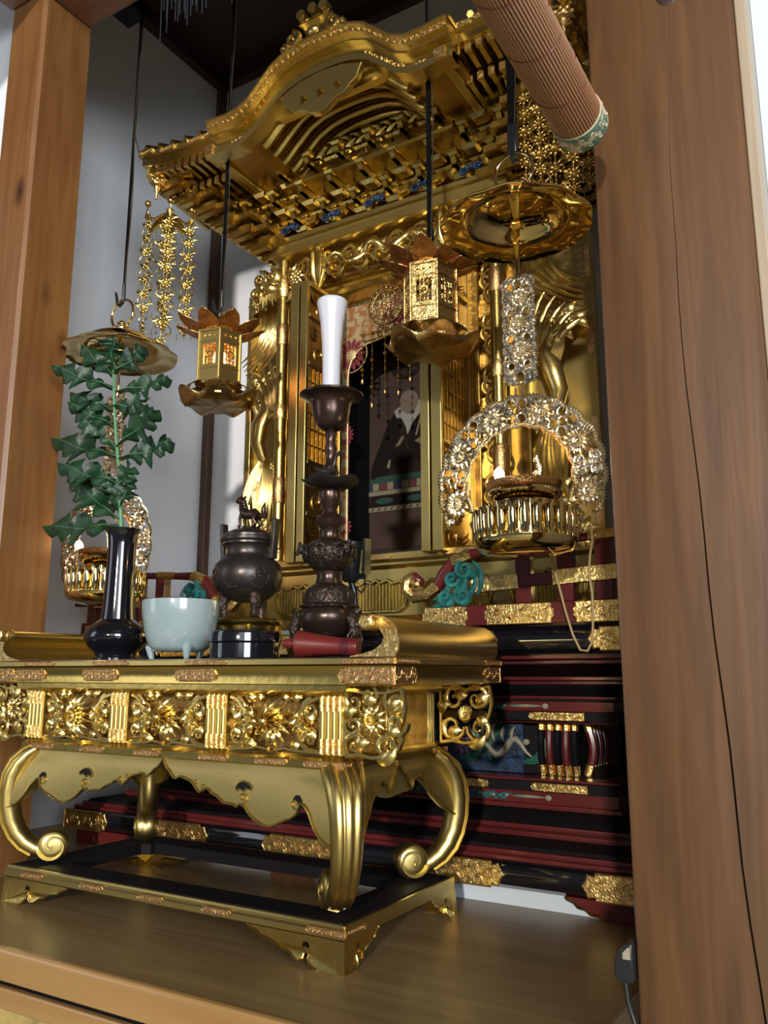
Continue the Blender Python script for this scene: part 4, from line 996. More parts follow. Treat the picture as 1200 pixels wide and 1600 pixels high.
# cabriole legs on the diagonals
def leg(cx, cy, sx, sy):
    dg = Vector((sx, sy, 0)).normalized(); pr = Vector((-dg.y, dg.x, 0))
    prof = [(-.012, .279), (.004, .268), (.020, .250), (.030, .228), (.034, .200), (.033, .172), (.027, .145), (.016, .122), (.0, .104), (-.018, .0925), (-.038, .0855)]
    th = [.014, .017, .020, .021, .021, .0205, .020, .019, .018, .017, .016]
    wdt = [.034, .034, .031, .028, .026, .0245, .0235, .0225, .022, .021, .020]
    P3 = [Vector((cx, cy, 0))+dg*a+Vector((0, 0, b)) for a, b in prof]
    m = MB(); m.sweep(P3, wdt, [t for t in th], dg*1, 16)
    # three long ribs down the outside
    for k, wd in ((-.5, .0075), (0, .008), (.5, .0075)):
        pts = []
        for i, (a, b) in enumerate(prof):
            t = Vector((prof[min(i+1, 10)][0]-prof[max(i-1, 0)][0], prof[min(i+1, 10)][1]-prof[max(i-1, 0)][1])); t.normalize(); nx, nz = -t.y, t.x
            off = th[i]*(.98 if k == 0 else .86)
            pts.append(Vector((cx, cy, 0))+dg*(a+nx*off)+Vector((0, 0, b+nz*off))+pr*(wdt[i]*k))
        m.sweep(pts[:10], lambda t: wd*(1-.35*t), .003, dg, 8)
    # scroll foot
    c = (-.052, .0965); path = []
    for i in range(30):
        t = i/29; a = -pi/2+.55 - 2*pi*1.35*t; r = .0175*(1-t)**.7 + .003; path.append(Vector((cx, cy, 0))+dg*(c[0]+r*cos(a))+Vector((0, 0, c[1]+r*sin(a))))
    m.sweep(path, lambda t: .019+.002*t, lambda t: .0135*(1-.6*t), pr.cross(Vector((0, 0, 1))), 8)
    lg = build(m, 'leg', 'gold_flat', tab, smooth=50)
    # solid scroll disc with engraved spiral
    g = MB()
    ax = pr
    for s in (-1, 1):
        N = 24; ce = Vector((cx, cy, 0))+dg*c[0]+Vector((0, 0, c[1]))
        rg = [g.add([ce+pr*s*o+dg*(r*cos(2*pi*k/N))+Vector((0, 0, r*sin(2*pi*k/N))) for k in range(N)]) for r, o in ((.0285, .004), (.0285, .016), (.024, .0205), (.012, .0225), (.001, .023))]
        for i in range(4):
            for k in range(N): g.face(rg[i]+k, rg[i]+(k+1) % N, rg[i+1]+(k+1) % N, rg[i+1]+k)
        sp = []
        for i in range(22):
            t = i/21; a = -.3-2*pi*1.15*t*s*0-2*pi*1.15*t; r = .024*(1-t)**.8+.004; sp.append(ce+pr*s*(.0212+.003*(1-r/.024))+dg*(r*cos(a))+Vector((0, 0, r*sin(a))))
        g.sweep(sp, .0026, .0026, pr, 6)
    build(g, 'leg_scroll', 'gold_flat', lg, smooth=50)
for cx, sx in ((TX1-.007, 1), (TX0+.007, -1)):
    for cy, sy in ((TY0+.012, -1), (TY1-.012, 1)): leg(cx, cy, sx, sy)
# aprons: lower edge measured as half-profile (a from the middle outwards, 0..1), mirrored
AP = [(0, .277), (.02, .266), (.06, .252), (.095, .243), (.12, .247), (.155, .247), (.19, .241), (.225, .232), (.25, .226), (.275, .232), (.30, .232), (.335, .224), (.38, .216), (.43, .212), (.465, .211), (.49, .218), (.51, .214), (.54, .202), (.575, .194), (.62, .1885), (.66, .189), (.70, .195), (.74, .201), (.775, .205), (.805, .214), (.815, .228), (.84, .225), (.865, .215), (.885, .20), (.91, .187), (.94, .178), (1.0, .170)]
AP2 = [(0, .277), (.05, .262), (.10, .252), (.15, .243), (.19, .232), (.23, .229), (.265, .236), (.30, .244), (.37, .248), (.45, .243), (.52, .232), (.58, .226), (.64, .212), (.70, .205), (.78, .192), (.86, .181), (1, .170)]
def ap_z(a, AP=AP):
    a = min(1, max(0, a))
    for (p, q), (r, t) in zip(AP, AP[1:]):
        if a <= r: return q+(t-q)*(a-p)/(r-p)
    return AP[-1][1]
def apron(c, u, half, n, PR=AP, curls=True):
    """c mid point at the top line, u along, n outward"""
    c = Vector(c); u = Vector(u); n = Vector(n); N = 120; K = 8; rows = []
    def bul(z, a): return .030*(1-((z-.17)/.107)**2 if z > .17 else 1)*(.25+.75*abs(a)**3)*min(1, (.277-z)/.02)
    for i in range(N+1):
        a = -1+2*i/N; zl = ap_z(abs(a), PR) + (.0032*abs(sin(abs(a)*40)) if .04 < abs(a) < .45 else 0); row = []
        for k in range(K+1):
            z = .278+(zl-.278)*k/K; b = bul(z, a); row.append(c+u*(half*a*(1+.03*min(1, (.278-z)/.1)))+n*b+Vector((0, 0, z)))
        rows.append(row)
    m = MB(); m.shell(rows, lambda p: Vector(p)-n*.008); ap = build(m, 'apron', 'gold_matte', tab, smooth=50)
    g = MB(); g.sweep([r[-1]+n*.0012 for r in rows], .0022, .0022, n, 6)
    for s in ((-1, 1) if curls else ()):
        def pt(a, z): b = bul(z, a); return c+u*(half*s*a*(1+.03*min(1, (.278-z)/.1)))+n*(b+.0012)+Vector((0, 0, z))
        # cloud curls: cusps with rimmed eyes and small volutes
        for (a, z, r, k, a0) in ((.50, .226, .0095, 1, -pi/2), (.265, .236, .006, 1, -pi/2), (.22, .243, .004, -1, -pi/2), (.79, .226, .010, -1, 0)):
            g.sweep([pt(a+(r*(1-.75*t/11)*cos(a0+k*t*.62))/half, z+r*(1-.75*t/11)*sin(a0+k*t*.62)) for t in range(12)], .0014, .0014, n, 6)
        ho = [pt(a, z) for a, z in ((.455, .240), (.47, .247), (.495, .251), (.525, .249), (.55, .243), (.54, .239), (.515, .241), (.50, .236), (.48, .240), (.462, .236))]
        g.sweep(ho, .0014, .0014, n, 6, closed=True)
    build(g, 'apron_rim', 'gold', ap, smooth=60)
    if not curls: return
    h = MB()
    for s in (-1, 1):
        for cl_ in (((.455, .240), (.47, .247), (.495, .251), (.525, .249), (.55, .243), (.54, .239), (.515, .241), (.50, .236), (.48, .240), (.462, .236)), ((.775, .232), (.79, .238), (.81, .238), (.825, .231), (.822, .218), (.812, .214), (.81, .226), (.80, .230), (.785, .228))):
            ps = []
            for a, z in cl_: b = bul(z, a); ps.append(c+u*(half*s*a*(1+.03*min(1, (.278-z)/.1)))+n*(b+.0009)+Vector((0, 0, z)))
            b0 = h.add(ps); ce = h.add([sum(ps, Vector())/len(ps)])
            for k in range(len(ps)): h.face(b0+k, b0+(k+1) % len(ps), ce)
    build(h, 'apron_opening_shade', 'black_satin', ap)  # flat dark patches painted as hole shade; the apron is not pierced
apron((TC, TY0+.002, 0), (1, 0, 0), (TX1-TX0)/2-.005, (0, -1, 0)); apron((TC, TY1-.002, 0), (1, 0, 0), (TX1-TX0)/2-.005, (0, 1, 0))
apron((TX1-.002, TYC, 0), (0, 1, 0), (TY1-TY0)/2-.005, (1, 0, 0), AP2, False); apron((TX0+.002, TYC, 0), (0, 1, 0), (TY1-TY0)/2-.005, (-1, 0, 0), AP2, False)
# body: lower band, frieze box, upper moulding
m = MB(); m.rectloft(TX0, TX1, TY0, TY1, [(-.02, .276), (.002, .2775), (.004, .279), (.004, .2895), (.0015, .291), (-.001, .2935), (-.004, .2985), (-.012, .2995)])
lb = build(m, 'lower_band', 'gold', tab)
m = MB()
for x in (-1.41, -1.27, -1.13, -.975, -.855): fit_plate(m, Fr((0, TY0-.0045, 0)), x, .2842, .066, .0095, .0012)
fit_plate(m, Fr((0, TY0-.0045, 0)), TX1-.032, .2842, .075, .010, .0012, 'left'); fs = Fr((TX1+.0045, 0, 0), (0, 1, 0)); fit_plate(m, fs, TY0+.025, .2842, .055, .010, .0012, 'right'); fit_plate(m, fs, TY1-.025, .2842, .055, .010, .0012, 'left')
build_split(m, 'lower_band_fitting', 'engraved_copper', lb)
m = MB(); m.box(TX0+.018, TX1-.018, TY0+.020, TY1-.018, .297, .386); build(m, 'frieze_box', 'brass_old_and_gap_shade', tab)  # darker colour imitates shade in the gaps of the frieze
m = MB(); m.rectloft(TX0, TX1, TY0, TY1, [(-.004, .384), (.0, .3865), (.010, .389), (.016, .394), (.016, .4025)]); build(m, 'upper_moulding', 'gold', tab)
for x in (-1.4455, -1.2125, -.9785, -.7445):
    m = MB()
    m.box(x-.0235, x+.0235, TY0+.002, TY0+.02, .298, .3865)
    for k in range(4): m.sweep([(x-.0165+.011*k, TY0+.002, .2985), (x-.0165+.011*k, TY0+.002, .3865)], .0042, .0045, (0, 1, 0), 8)
    po = build(m, 'frieze_post', 'brass_pale' if 0 else 'gold_flat', tab, smooth=50)
    g = MB()
    for k in range(4):
        for a, b in ((.3005, .322), (.363, .3845)): g.sweep([(x-.0165+.011*k, TY0+.001, a), (x-.0165+.011*k, TY0+.001, b)], .0048, .0050, (0, 1, 0), 8)
    build_split(g, 'post_sleeve', 'engraved_gold', po)
for y in (TY0+.02, TYC, TY1-.02):
    for xx in (TX1-.016, TX0+.016):
        m = MB(); 
        for k in range(3): m.sweep([(xx, y-.009+.009*k, .2985), (xx, y-.009+.009*k, .3865)], .0042, .0042, (1, 0, 0), 8)
        build(m, 'side_post', 'gold_flat', tab)
# chrysanthemum panels
def chrys(m, fr, R, style, seed):
    random.seed(seed)
    if style == 0: flower(m, fr, 0, 0, R, 18, 2, .004, .5, .2, .1)
    else:
        for L in range(3):
            k = R*(1-.24*L); nn = 14-2*L
            for i in range(nn):
                a = 2*pi*(i+.5*(L % 2))/nn; ce = (.0, R*.1*L*.4)
                blade(m, fr, (ce[0]+k*.15*cos(a), ce[1]+k*.15*sin(a)), (ce[0]+k*cos(a), ce[1]+k*.92*sin(a)), .12, k*.115, R*.11, .004+R*.16*L, R*.10*L+.004, R*.22, 6)
        m.ball(fr(0, R*.1, .006+R*.5), R*.2, n=8, m=5)
def chrys_panel(xc, W, style, seed):
    fr = Fr((xc, TY0+.012, .3418)); m = MB(); R = .040
    chrys(m, Fr((xc, TY0+.008, .3425)), R, style, seed); build(m, 'chrysanthemum', 'gold_carved', tab, smooth=60)
    m = MB(); H = .040
    for s in (-1, 1):
        for (a, b, r, k, a0) in ((W/2-.018, .024, .015, s, pi/2), (W/2-.020, -.022, .016, -s, -pi/2), (W/2-.034, .002, .012, s, 0)):
            spiral(m, fr, s*a, b, r, a0 if s > 0 else pi-a0, 1.2, k, .0050, .006, .002)
        m.sweep([fr(s*(W/2-.004), -.040, .002), fr(s*(W/2-.02), -.038, .004), fr(s*(W/2-.038), -.026, .006), fr(s*(W/2-.045), -.004, .007), fr(s*(W/2-.038), .018, .006), fr(s*(W/2-.020), .036, .004), fr(s*(W/2-.004), .041, .002)], .0048, .006, fr.n, 6)
        m.sweep([fr(s*.01, -.040, .003), fr(s*.028, -.037, .006), fr(s*.045, -.040, .005), fr(s*(W/2), -.042, .002)], .0035, .005, fr.n, 6)
        for (a, b, c, d, be) in ((.036, .034, .058, .040, .2), (.034, -.034, .052, -.022, -.2), (.06, .012, .046, .026, .3), (.058, -.008, .044, -.016, -.3), (.02, .036, .034, .041, .2), (.074, .0, .084, .014, .3), (.074, -.004, .084, -.018, -.3), (.05, .0, .040, .012, .3)):
            if a < W/2: blade(m, fr, (s*a, b), (s*min(c, W/2-.004), d), be*s, .0095, .006, .003, .006, .004)
    build(m, 'arabesque_scrolls', 'gold_carved', tab, smooth=60)
for i, xc in enumerate((-1.329, -1.0955, -.8615)): chrys_panel(xc, .187, (0, 1, 1)[i], 30+i)
# pierced brackets carrying the overhanging ends of the top
def corner_bracket(x, y, s, style):
    fr = Fr((x+s*.055, y, .348), (s, 0, 0)); m = MB(); n = fr.n
    if style == 'flower':
        flower(m, fr, -.006, .004, .026, 12, 2, .004, .4, .2)
        sp = ((.035, .032, .014, 1, 2), (.038, -.0, .013, -1, 0), (.018, -.034, .014, 1, -1), (-.035, -.032, .014, -1, -2), (-.036, .03, .014, 1, 1), (-.008, .040, .010, -1, 1), (-.038, -.004, .011, 1, 3))
    else:
        sp = ((-.022, .028, .018, 1, .3), (.022, .028, .018, -1, 2.8), (-.028, -.022, .018, -1, 0), (.026, -.024, .018, 1, 3), (.0, .0, .010, 1, 1))
        for k in range(6): blade(m, fr, (0, -.012), (.016*cos(.6+k*.4), .016*sin(.6+k*.4)), .1, .005, .004, .004, .008)
    for a, b, r, k, a0 in sp: spiral(m, fr, a, b, r*1.2, a0, 1.3, k, .0046, .006, .003)
    edge = [(.046, .050), (.048, .036), (.050, .020), (.046, .004), (.040, -.010), (.046, -.022), (.040, -.036), (.020, -.046), (-.004, -.050), (-.030, -.046), (-.052, -.050)]
    m.sweep([fr(a, b, .003) for a, b in edge], .0046, .005, n, 6)
    m.sweep([fr(-.052, .048, .003), fr(-.02, .044, .004), (fr(.02, .044, .004)), fr(.046, .050, .003)], .0036, .005, n, 6); m.sweep([fr(-.052, -.048, .002), fr(-.052, .048, .002)], .0036, .004, n, 6)
    for (a, b, c, d, be) in ((.0, -.05, .038, -.034, -.2), (.03, .01, .046, .034, .3), (-.05, .0, -.03, .018, .3), (-.03, -.046, -.008, -.028, .3), (.02, -.02, .044, -.012, .2), (-.02, .046, .004, .034, -.2)):
        blade(m, fr, (a, b), (c, d), be, .0105, .006, .003, .008, .003)
    build(m, 'pierced_bracket', 'gold_carved', tab, smooth=60)
for s, x in ((1, TX1), (-1, TX0)):
    corner_bracket(x, TY0+.008, s, 'flower'); corner_bracket(x, TY1-.012, s, 'heart')
# top: two slabs with chased fittings
SX0, SX1, SY0, SY1 = -1.592, -.619, 1.060, 1.448
m = MB(); m.rectloft(SX0, SX1, SY0, SY1, [(-.010, .4015), (-.002, .404), (-.004, .412), (-.003, .424), (0, .4315), (-.004, .4325)]); sl = build(m, 'top_slab', 'gold', tab)
m = MB(); m.rectloft(SX0, SX1, SY0, SY1, [(-.003, .4330), (.001, .4345), (.001, .4425), (-.002, .4442)]); su = build(m, 'top_lip', 'gold_flat', tab)
m = MB(); m.box(SX0+.006, SX1-.006, SY0+.006, SY1-.006, .4440, .4452); build(m, 'top_board', 'black_lacquer', tab)
m = MB(); f1 = Fr((0, SY0+.0035, 0))
for x in (-1.445, -1.245, -1.01, ): fit_plate(m, f1, x, .418, .098, .021, .0022)
fit_plate(m, f1, SX1-.052, .418, .098, .027, .0026, 'left'); fs = Fr((SX1-.0035, 0, 0), (0, 1, 0)); fit_plate(m, fs, SY0+.036, .418, .068, .027, .0026, 'right'); fit_plate(m, fs, SY1-.036, .418, .068, .027, .0026, 'left'); fit_plate(m, f1, SX0+.052, .418, .098, .027, .0026, 'right')
build_split(m, 'top_slab_fitting', 'engraved_copper', sl)
m = MB(); f1 = Fr((0, SY0-.0012, 0))
for x in (-1.415, -1.215, -.985): fit_plate(m, f1, x, .4385, .095, .0075, .0010)
fit_plate(m, f1, SX1-.045, .4385, .09, .008, .0010, 'left'); fs = Fr((SX1+.0012, 0, 0), (0, 1, 0)); fit_plate(m, fs, SY0+.038, .4385, .075, .008, .001, 'right'); fit_plate(m, fs, SY1-.036, .4385, .07, .008, .001, 'left')
build_split(m, 'top_lip_fitting', 'engraved_copper', su)
# upturned ends
for s, xe in ((1, SX1), (-1, SX0)):
    lip = [(-.0475+.0098*cos(a), .0520+.0098*sin(a)) for a in [pi*.35+pi*1.45*k/12 for k in range(13)]]
    ol = [(-.010, .001), (-.004, .012), (-.0035, .028), (-.008, .042), (-.018, .054), (-.030, .0605)] + lip + [(-.036, .040), (-.030, .030), (-.034, .020), (-.048, .011), (-.068, .006), (-.095, .001)]
    pts = [(xe+s*a, .4442+b) for a, b in ol]; m = MB(); m.prism(pts, SY0+.022, SY1-.004); ue = build(m, 'upturned_end', 'gold_flat', tab, smooth=35)
    m = MB(); m.prism([(xe+s*(a*1.0), .4442+b) for a, b in ol], SY0+.0195, SY0+.0215); build(m, 'end_plate', 'engraved_gold', ue, smooth=0)
    m = MB(); cx, cz = xe-s*.0475, .4962
    m.lathe([(.002, -.012), (.009, -.012), (.0125, -.009), (.0132, -.003), (.0115, .0), (.0132, .005), (.0115, .009), (.0132, .014), (.0132, .020)], (cx, SY0+.004, cz), 20, axis='y'); build(m, 'end_knob', 'engraved_gold', ue)
# ================================================================== THINGS ON THE TABLE
TZ = .4452
# black lacquer vase
VX, VY = -1.363, 1.20
vs = thing('flower_vase', 'glossy black long-necked vase with a round foot, holding green leaf stem at left of table', 'vase', (VX, VY, TZ))
m = MB(); pr_ = [(.0, 0), (.062, 0), (.063, .006), (.058, .010), (.060, .018), (.078, .028), (.0905, .042), (.092, .052), (.085, .064), (.068, .075), (.050, .084), (.048, .095), (.0455, .115), (.043, .16), (.041, .20), (.041, .235), (.044, .258), (.0495, .2705), (.0515, .2735), (.0495, .2738), (.041, .262), (.035, .24), (.031, .12), (.0, .10)]
m.lathe(pr_, (VX, VY, TZ), 48); build(m, 'vase_body', 'black_lacquer', vs, smooth=50)
vs.scale = (.71, .71, 1)
# chrysanthemum foliage
pl = thing('leafy_flower_stem', 'dark green chrysanthemum foliage stem standing in the black vase', 'plant', (VX, VY, TZ+.12))
stem_pts = [Vector((VX+.002, VY, TZ+.115))] + [Vector(p) for p in [(-1.3681, 1.2, 0.7197), (-1.3777, 1.2, 0.7857), (-1.3879, 1.2, 0.8573), (-1.401, 1.2, 0.9165), (-1.4137, 1.2, 0.9914), (-1.4212, 1.2, 1.052), (-1.4267, 1.2, 1.0905)]]
m = MB(); m.sweep(stem_pts, lambda t: .0052*(1-.5*t), None, (0, 1, 0), 8); build(m, 'stem', 'stem', pl, smooth=60)
def mum_leaf(b, tip, width, roll, droop):
    """lobed chrysanthemum leaf between two points, thin but with real thickness"""
    b = Vector(b); tip = Vector(tip); d = tip-b; L = d.length; d.normalize()
    vn = Vector((.66, -.64, -.02)); vn.rotate(Matrix.Rotation(roll, 3, d)); sd = d.cross(vn).normalized(); nn = sd.cross(d).normalized()
    half = [(0, .03), (.10, .035), (.18, .05), (.22, .16), (.25, .36), (.285, .45), (.315, .47), (.345, .40), (.37, .24), (.395, .22), (.42, .34), (.455, .60), (.49, .72), (.525, .80), (.56, .78), (.59, .66), (.61, .42), (.63, .24), (.66, .30), (.69, .50), (.73, .64), (.77, .64), (.80, .50), (.82, .28), (.85, .32), (.88, .38), (.92, .34), (.96, .20), (1.0, .02)]
    ms = MB(); rows = []
    for t, h in half:
        row = []
        for k in (-1, -.5, 0, .5, 1):
            hh = h*(1+.14*sin(t*17+roll*5)*(1 if k > 0 else -1)+.07*sin(t*95+k)); fw = abs(k)*hh*.10*L*(1 if t > .2 else 0)
            p = b+d*((t+ .35*abs(k)*hh*.12)*L*.97)+sd*(k*hh*width)+nn*(.010*sin(t*9+k*2.2) - .22*width*hh*abs(k)**1.5 + droop*L*(-t*t)*.0)
            p.z -= droop*L*t*t*(.9); row.append(p)
        rows.append(row)
    ms.shell(rows, lambda p: p-nn*.0009)
    lf = build(ms, 'leaf', 'leaf', pl, smooth=70)
    g = MB(); g.sweep([rows[i][2]+nn*.0006 for i in range(0, len(rows), 2)], lambda t: .0009*(1-.7*t), .0006, nn, 5); build(g, 'leaf_vein', 'stem', lf)
def W(px, py, y=VY, f=1300.):
    """only a unit helper used with constants measured on the vase plane"""
    return None
LV = [((-1.425, 1.072), (-1.562, 1.177), 0.03, 0.3), ((-1.426, 1.078), (-1.406, 1.154), 0.03, 0.9), ((-1.419, 1.077), (-1.331, 1.122), 0.028, -0.3), ((-1.42, 1.041), (-1.601, 1.12), 0.03, 0.2), ((-1.409, 1.03), (-1.271, 1.046), 0.026, -0.4), ((-1.424, 0.993), (-1.59, 1.064), 0.032, 0.5), ((-1.412, 0.996), (-1.297, 0.979), 0.032, -0.5), ((-1.408, 0.951), (-1.569, 1.033), 0.034, 0.1), ((-1.396, 0.906), (-1.25, 0.957), 0.034, -0.2), ((-1.387, 0.874), (-1.254, 0.903), 0.034, -0.6), ((-1.402, 0.885), (-1.646, 0.962), 0.036, 0.4), ((-1.4, 0.899), (-1.493, 0.975), 0.024, 1.0), ((-1.38, 0.818), (-1.593, 0.891), 0.036, 0.5), ((-1.38, 0.817), (-1.317, 0.841), 0.028, -0.5), ((-1.375, 0.737), (-1.572, 0.863), 0.042, 0.3), ((-1.374, 0.727), (-1.653, 0.752), 0.036, 0.5), ((-1.374, 0.771), (-1.327, 0.824), 0.026, -0.6), ((-1.375, 0.758), (-1.44, 0.857), 0.02, 0.8)]
for i, (b, t, wd, rl) in enumerate(LV):
    dy = (.02, -.025, .0, -.03, .025)[i % 5]
    mum_leaf((b[0], VY, b[1]), (t[0], VY+dy, t[1]), wd*1.45, rl*.5, .0)
# celadon bowl on three feet
BXc, BYc = -1.131, 1.145
bw = thing('porcelain_incense_bowl', 'pale blue-green celadon bowl on three short feet beside the black vase', 'bowl', (BXc, BYc, TZ))
m = MB(); m.lathe([(0, .014), (.062, .015), (.076, .024), (.086, .045), (.0935, .075), (.0965, .102), (.0955, .1085), (.0925, .109), (.0905, .103), (.087, .075), (.07, .035), (0, .03)], (BXc, BYc, TZ), 48); bb = build(m, 'bowl_body', 'porcelain', bw, smooth=60)
for a in (-.95*pi/1.0+.35, -.95*pi+.35+2*pi/3, -.95*pi+.35+4*pi/3):
    m = MB(); x, y = BXc+.068*cos(a), BYc+.068*sin(a); m.sweep([(x, y, TZ+.034), (x+.006*cos(a), y+.006*sin(a), TZ+.022), (x+.003*cos(a), y+.003*sin(a), TZ+.010), (x, y, TZ)], [.006, .013, .009, .0055], None, (0, 1, 0), 10); build(m, 'foot', 'porcelain', bw, smooth=60)
m = MB(); m.lathe([(0, .078), (.085, .08), (.0, .081)], (BXc, BYc, TZ), 32); build(m, 'ash', 'plaster', bw)
bw.scale = (.74, .74, 1)
# black lacquer box
KXc, KYc = -.966, 1.135
bx_ = thing('round_lacquer_box', 'small round black lacquer box with flat lid between bowl and red handled stick', 'box', (KXc, KYc, TZ))
m = MB(); m.lathe([(0, 0), (.073, 0), (.0745, .002), (.0745, .026), (.072, .0275), (.0, .0275)], (KXc, KYc, TZ), 48); build(m, 'box_body', 'black_lacquer', bx_)
m = MB(); m.lathe([(0, .028), (.0735, .028), (.076, .0295), (.076, .043), (.0745, .0465), (.070, .0478), (0, .048)], (KXc, KYc, TZ), 48); build(m, 'box_lid', 'black_lacquer', bx_)
bx_.scale = (.80, .80, 1)
# red candle-shaped stick lying down
m = MB(); rs = thing('red_wooden_candle', 'red lacquered wooden dummy candle lying on its side at the table front', 'candle', (-.80, 1.12, TZ))
d = Vector((.97, .22, .0)).normalized(); a = Vector((-.828, 1.105, TZ+.0225))
def axl(m, prof, a, d, n=28):
    up = Vector((0, 0, 1)); s = d.cross(up).normalized(); u = s.cross(d); rg = [m.add([a+d*z+s*(r*cos(2*pi*k/n))+u*(r*sin(2*pi*k/n)) for k in range(n)]) for r, z in prof]
    for i in range(len(rg)-1):
        for k in range(n): m.face(rg[i]+k, rg[i]+(k+1) % n, rg[i+1]+(k+1) % n, rg[i+1]+k)
    m.face(*[rg[0]+k for k in reversed(range(n))]); m.face(*[rg[-1]+k for k in range(n)])
d2 = (d + Vector((0, 0, -.06))).normalized()
axl(m, [(.020, 0), (.0218, .002), (.021, .010), (.0175, .035), (.0145, .065), (.0135, .085), (.0145, .103), (.014, .106)], a, d2); build(m, 'candle_body', 'red_wood', rs)
m = MB(); axl(m, [(.0035, -.026), (.0065, -.023), (.0085, -.012), (.0065, -.003), (.0065, .001)], a, d2); build(m, 'wick_knob', 'red_wood', rs)
m = MB(); axl(m, [(.0145, .078), (.0145, .092)], a, d2); build(m, 'dark_band', 'red_dark', rs)

# bronze candlestick
CX, CY = -.882, 1.27
cs = thing('bronze_candlestick', 'tall dark bronze candlestick with crane disc, relief urn and dragon feet on the table', 'candlestick', (CX, CY, TZ))
m = MB(); m.lathe([(0, .434), (.016, .434), (.030, .439), (.040, .450), (.0455, .470), (.047, .484), (.052, .492), (.064, .498), (.0765, .502), (.0775, .505), (.075, .5065), (.060, .503), (.048, .497), (.042, .480), (.034, .455), (0, .446)], (CX, CY, TZ), 48); build(m, 'drip_cup', 'bronze', cs, smooth=45)
m = MB(); m.lathe([(0, .30), (.017, .300), (.013, .318), (.011, .335), (.0135, .345), (.016, .350), (.0185, .356), (.0165, .364), (.012, .370), (.0105, .382), (.0135, .390), (.0155, .398), (.0115, .410), (.0125, .420), (.0155, .427), (.0115, .436), (0, .437)], (CX, CY, TZ), 32); build(m, 'upper_stem', 'bronze', cs, smooth=40)
m = MB(); m.lathe([(0, .214), (.030, .214), (.026, .222), (.0235, .232), (.026, .238), (.0235, .243), (.031, .250), (.0335, .258), (.028, .266), (.018, .272), (.016, .28), (.022, .290), (.028, .302), (.027, .312), (.018, .320), (0, .322)], (CX, CY, TZ), 32, lambda r, z, a, i: (r*(1+(.05*cos(6*a) if i in (6, 7) else 0)), z)); build(m, 'lower_stem', 'bronze', cs, smooth=40)
# lobed lotus leaf disc with a crane
m = MB(); m.lathe([(0, .318), (.03, .319), (.055, .325), (.067, .333), (.069, .336), (.060, .333), (.03, .327), (0, .328)], (CX, CY, TZ), 48, lambda r, z, a, i: (r*(1+.045*cos(5*a)*(r > .04)), z+.004*cos(5*a+.6)*(r > .04))); ld = build(m, 'leaf_disc', 'iron_bronze', cs, smooth=60)
m = MB(); c = Vector((CX+.020, CY-.03, TZ+.345))
m.sweep([c+Vector((-.045, .0, .012)), c+Vector((-.02, 0, .004)), c, c+Vector((.012, 0, .016)), c+Vector((.016, 0, .030)), c+Vector((.026, 0, .034)), c+Vector((.042, 0, .030))], [.002, .006, .008, .005, .004, .0045, .001], None, (0, 1, 0), 8)
build(m, 'bird', 'iron_bronze', cs, smooth=60)
m = MB(); m.lathe([(0, .160), (.030, .160), (.045, .170), (.058, .186), (.0605, .198), (.055, .210), (.040, .217), (.028, .222), (0, .224)], (CX, CY, TZ), 48); build(m, 'relief_urn', 'bronze_relief', cs, smooth=60)
m = MB(); random.seed(2)
for k in range(8):
    a = 2*pi*k/8+.2; f = Fr((CX+.061*cos(a), CY+.061*sin(a), TZ+.196), (-sin(a), cos(a), 0)); spiral(m, f, 0, 0, .013, k, 1.3, 1, .003, .003); blade(m, f, (-.015, -.008), (.016, .008), .3, .004, .004)
for a in (-.35, pi-.1, -pi/2-.9, pi/2):
    c = Vector((CX+.064*cos(a), CY+.064*sin(a), TZ+.202)); m.ball(c, .010); 
    for k in range(4): m.ball(c+Vector((.008*cos(a)+.004*(k-1.5)*sin(a), .008*sin(a), .010-.006*k)), .0045)
build(m, 'urn_ornament', 'bronze_relief', cs, smooth=60)
m = MB(); m.lathe([(0, .136), (.034, .136), (.030, .146), (.029, .155), (.032, .162), (0, .163)], (CX, CY, TZ), 32); build(m, 'neck', 'bronze', cs, smooth=60)
m = MB(); m.lathe([(0, .094), (.064, .094), (.066, .098), (.058, .102), (.057, .115), (.053, .126), (.044, .134), (.034, .138), (0, .139)], (CX, CY, TZ), 48, lambda r, z, a, i: (r*(1+(.03*cos(10*a) if i in (1, 2) else 0)), z))
for k in range(10):
    a = 2*pi*k/10; f = Fr((CX+.0585*cos(a), CY+.0585*sin(a), TZ+.115), (-sin(a), cos(a), 0)); m.sweep([f(.010*sin(t), .011*cos(t)*-1) for t in [i*pi/5-2.2 for i in range(8)]], .0016, None, f.n, 5)
build(m, 'bell_base', 'bronze_relief', cs, smooth=45)
m = MB(); m.lathe([(0, .036), (.03, .036), (.050, .044), (.066, .062), (.0705, .076), (.066, .088), (.058, .095), (0, .096)], (CX, CY, TZ), 48); build(m, 'base_bowl', 'bronze', cs, smooth=60)
m = MB(); m.lathe([(.062, .030), (.064, .026), (.064, .020), (.060, .018), (.058, .026), (.062, .030)], (CX, CY, TZ), 40, close=False); m.lathe([(0, .034), (.05, .034), (.058, .028), (.0, .026)], (CX, CY, TZ), 32); build(m, 'base_ring', 'iron_bronze', cs)
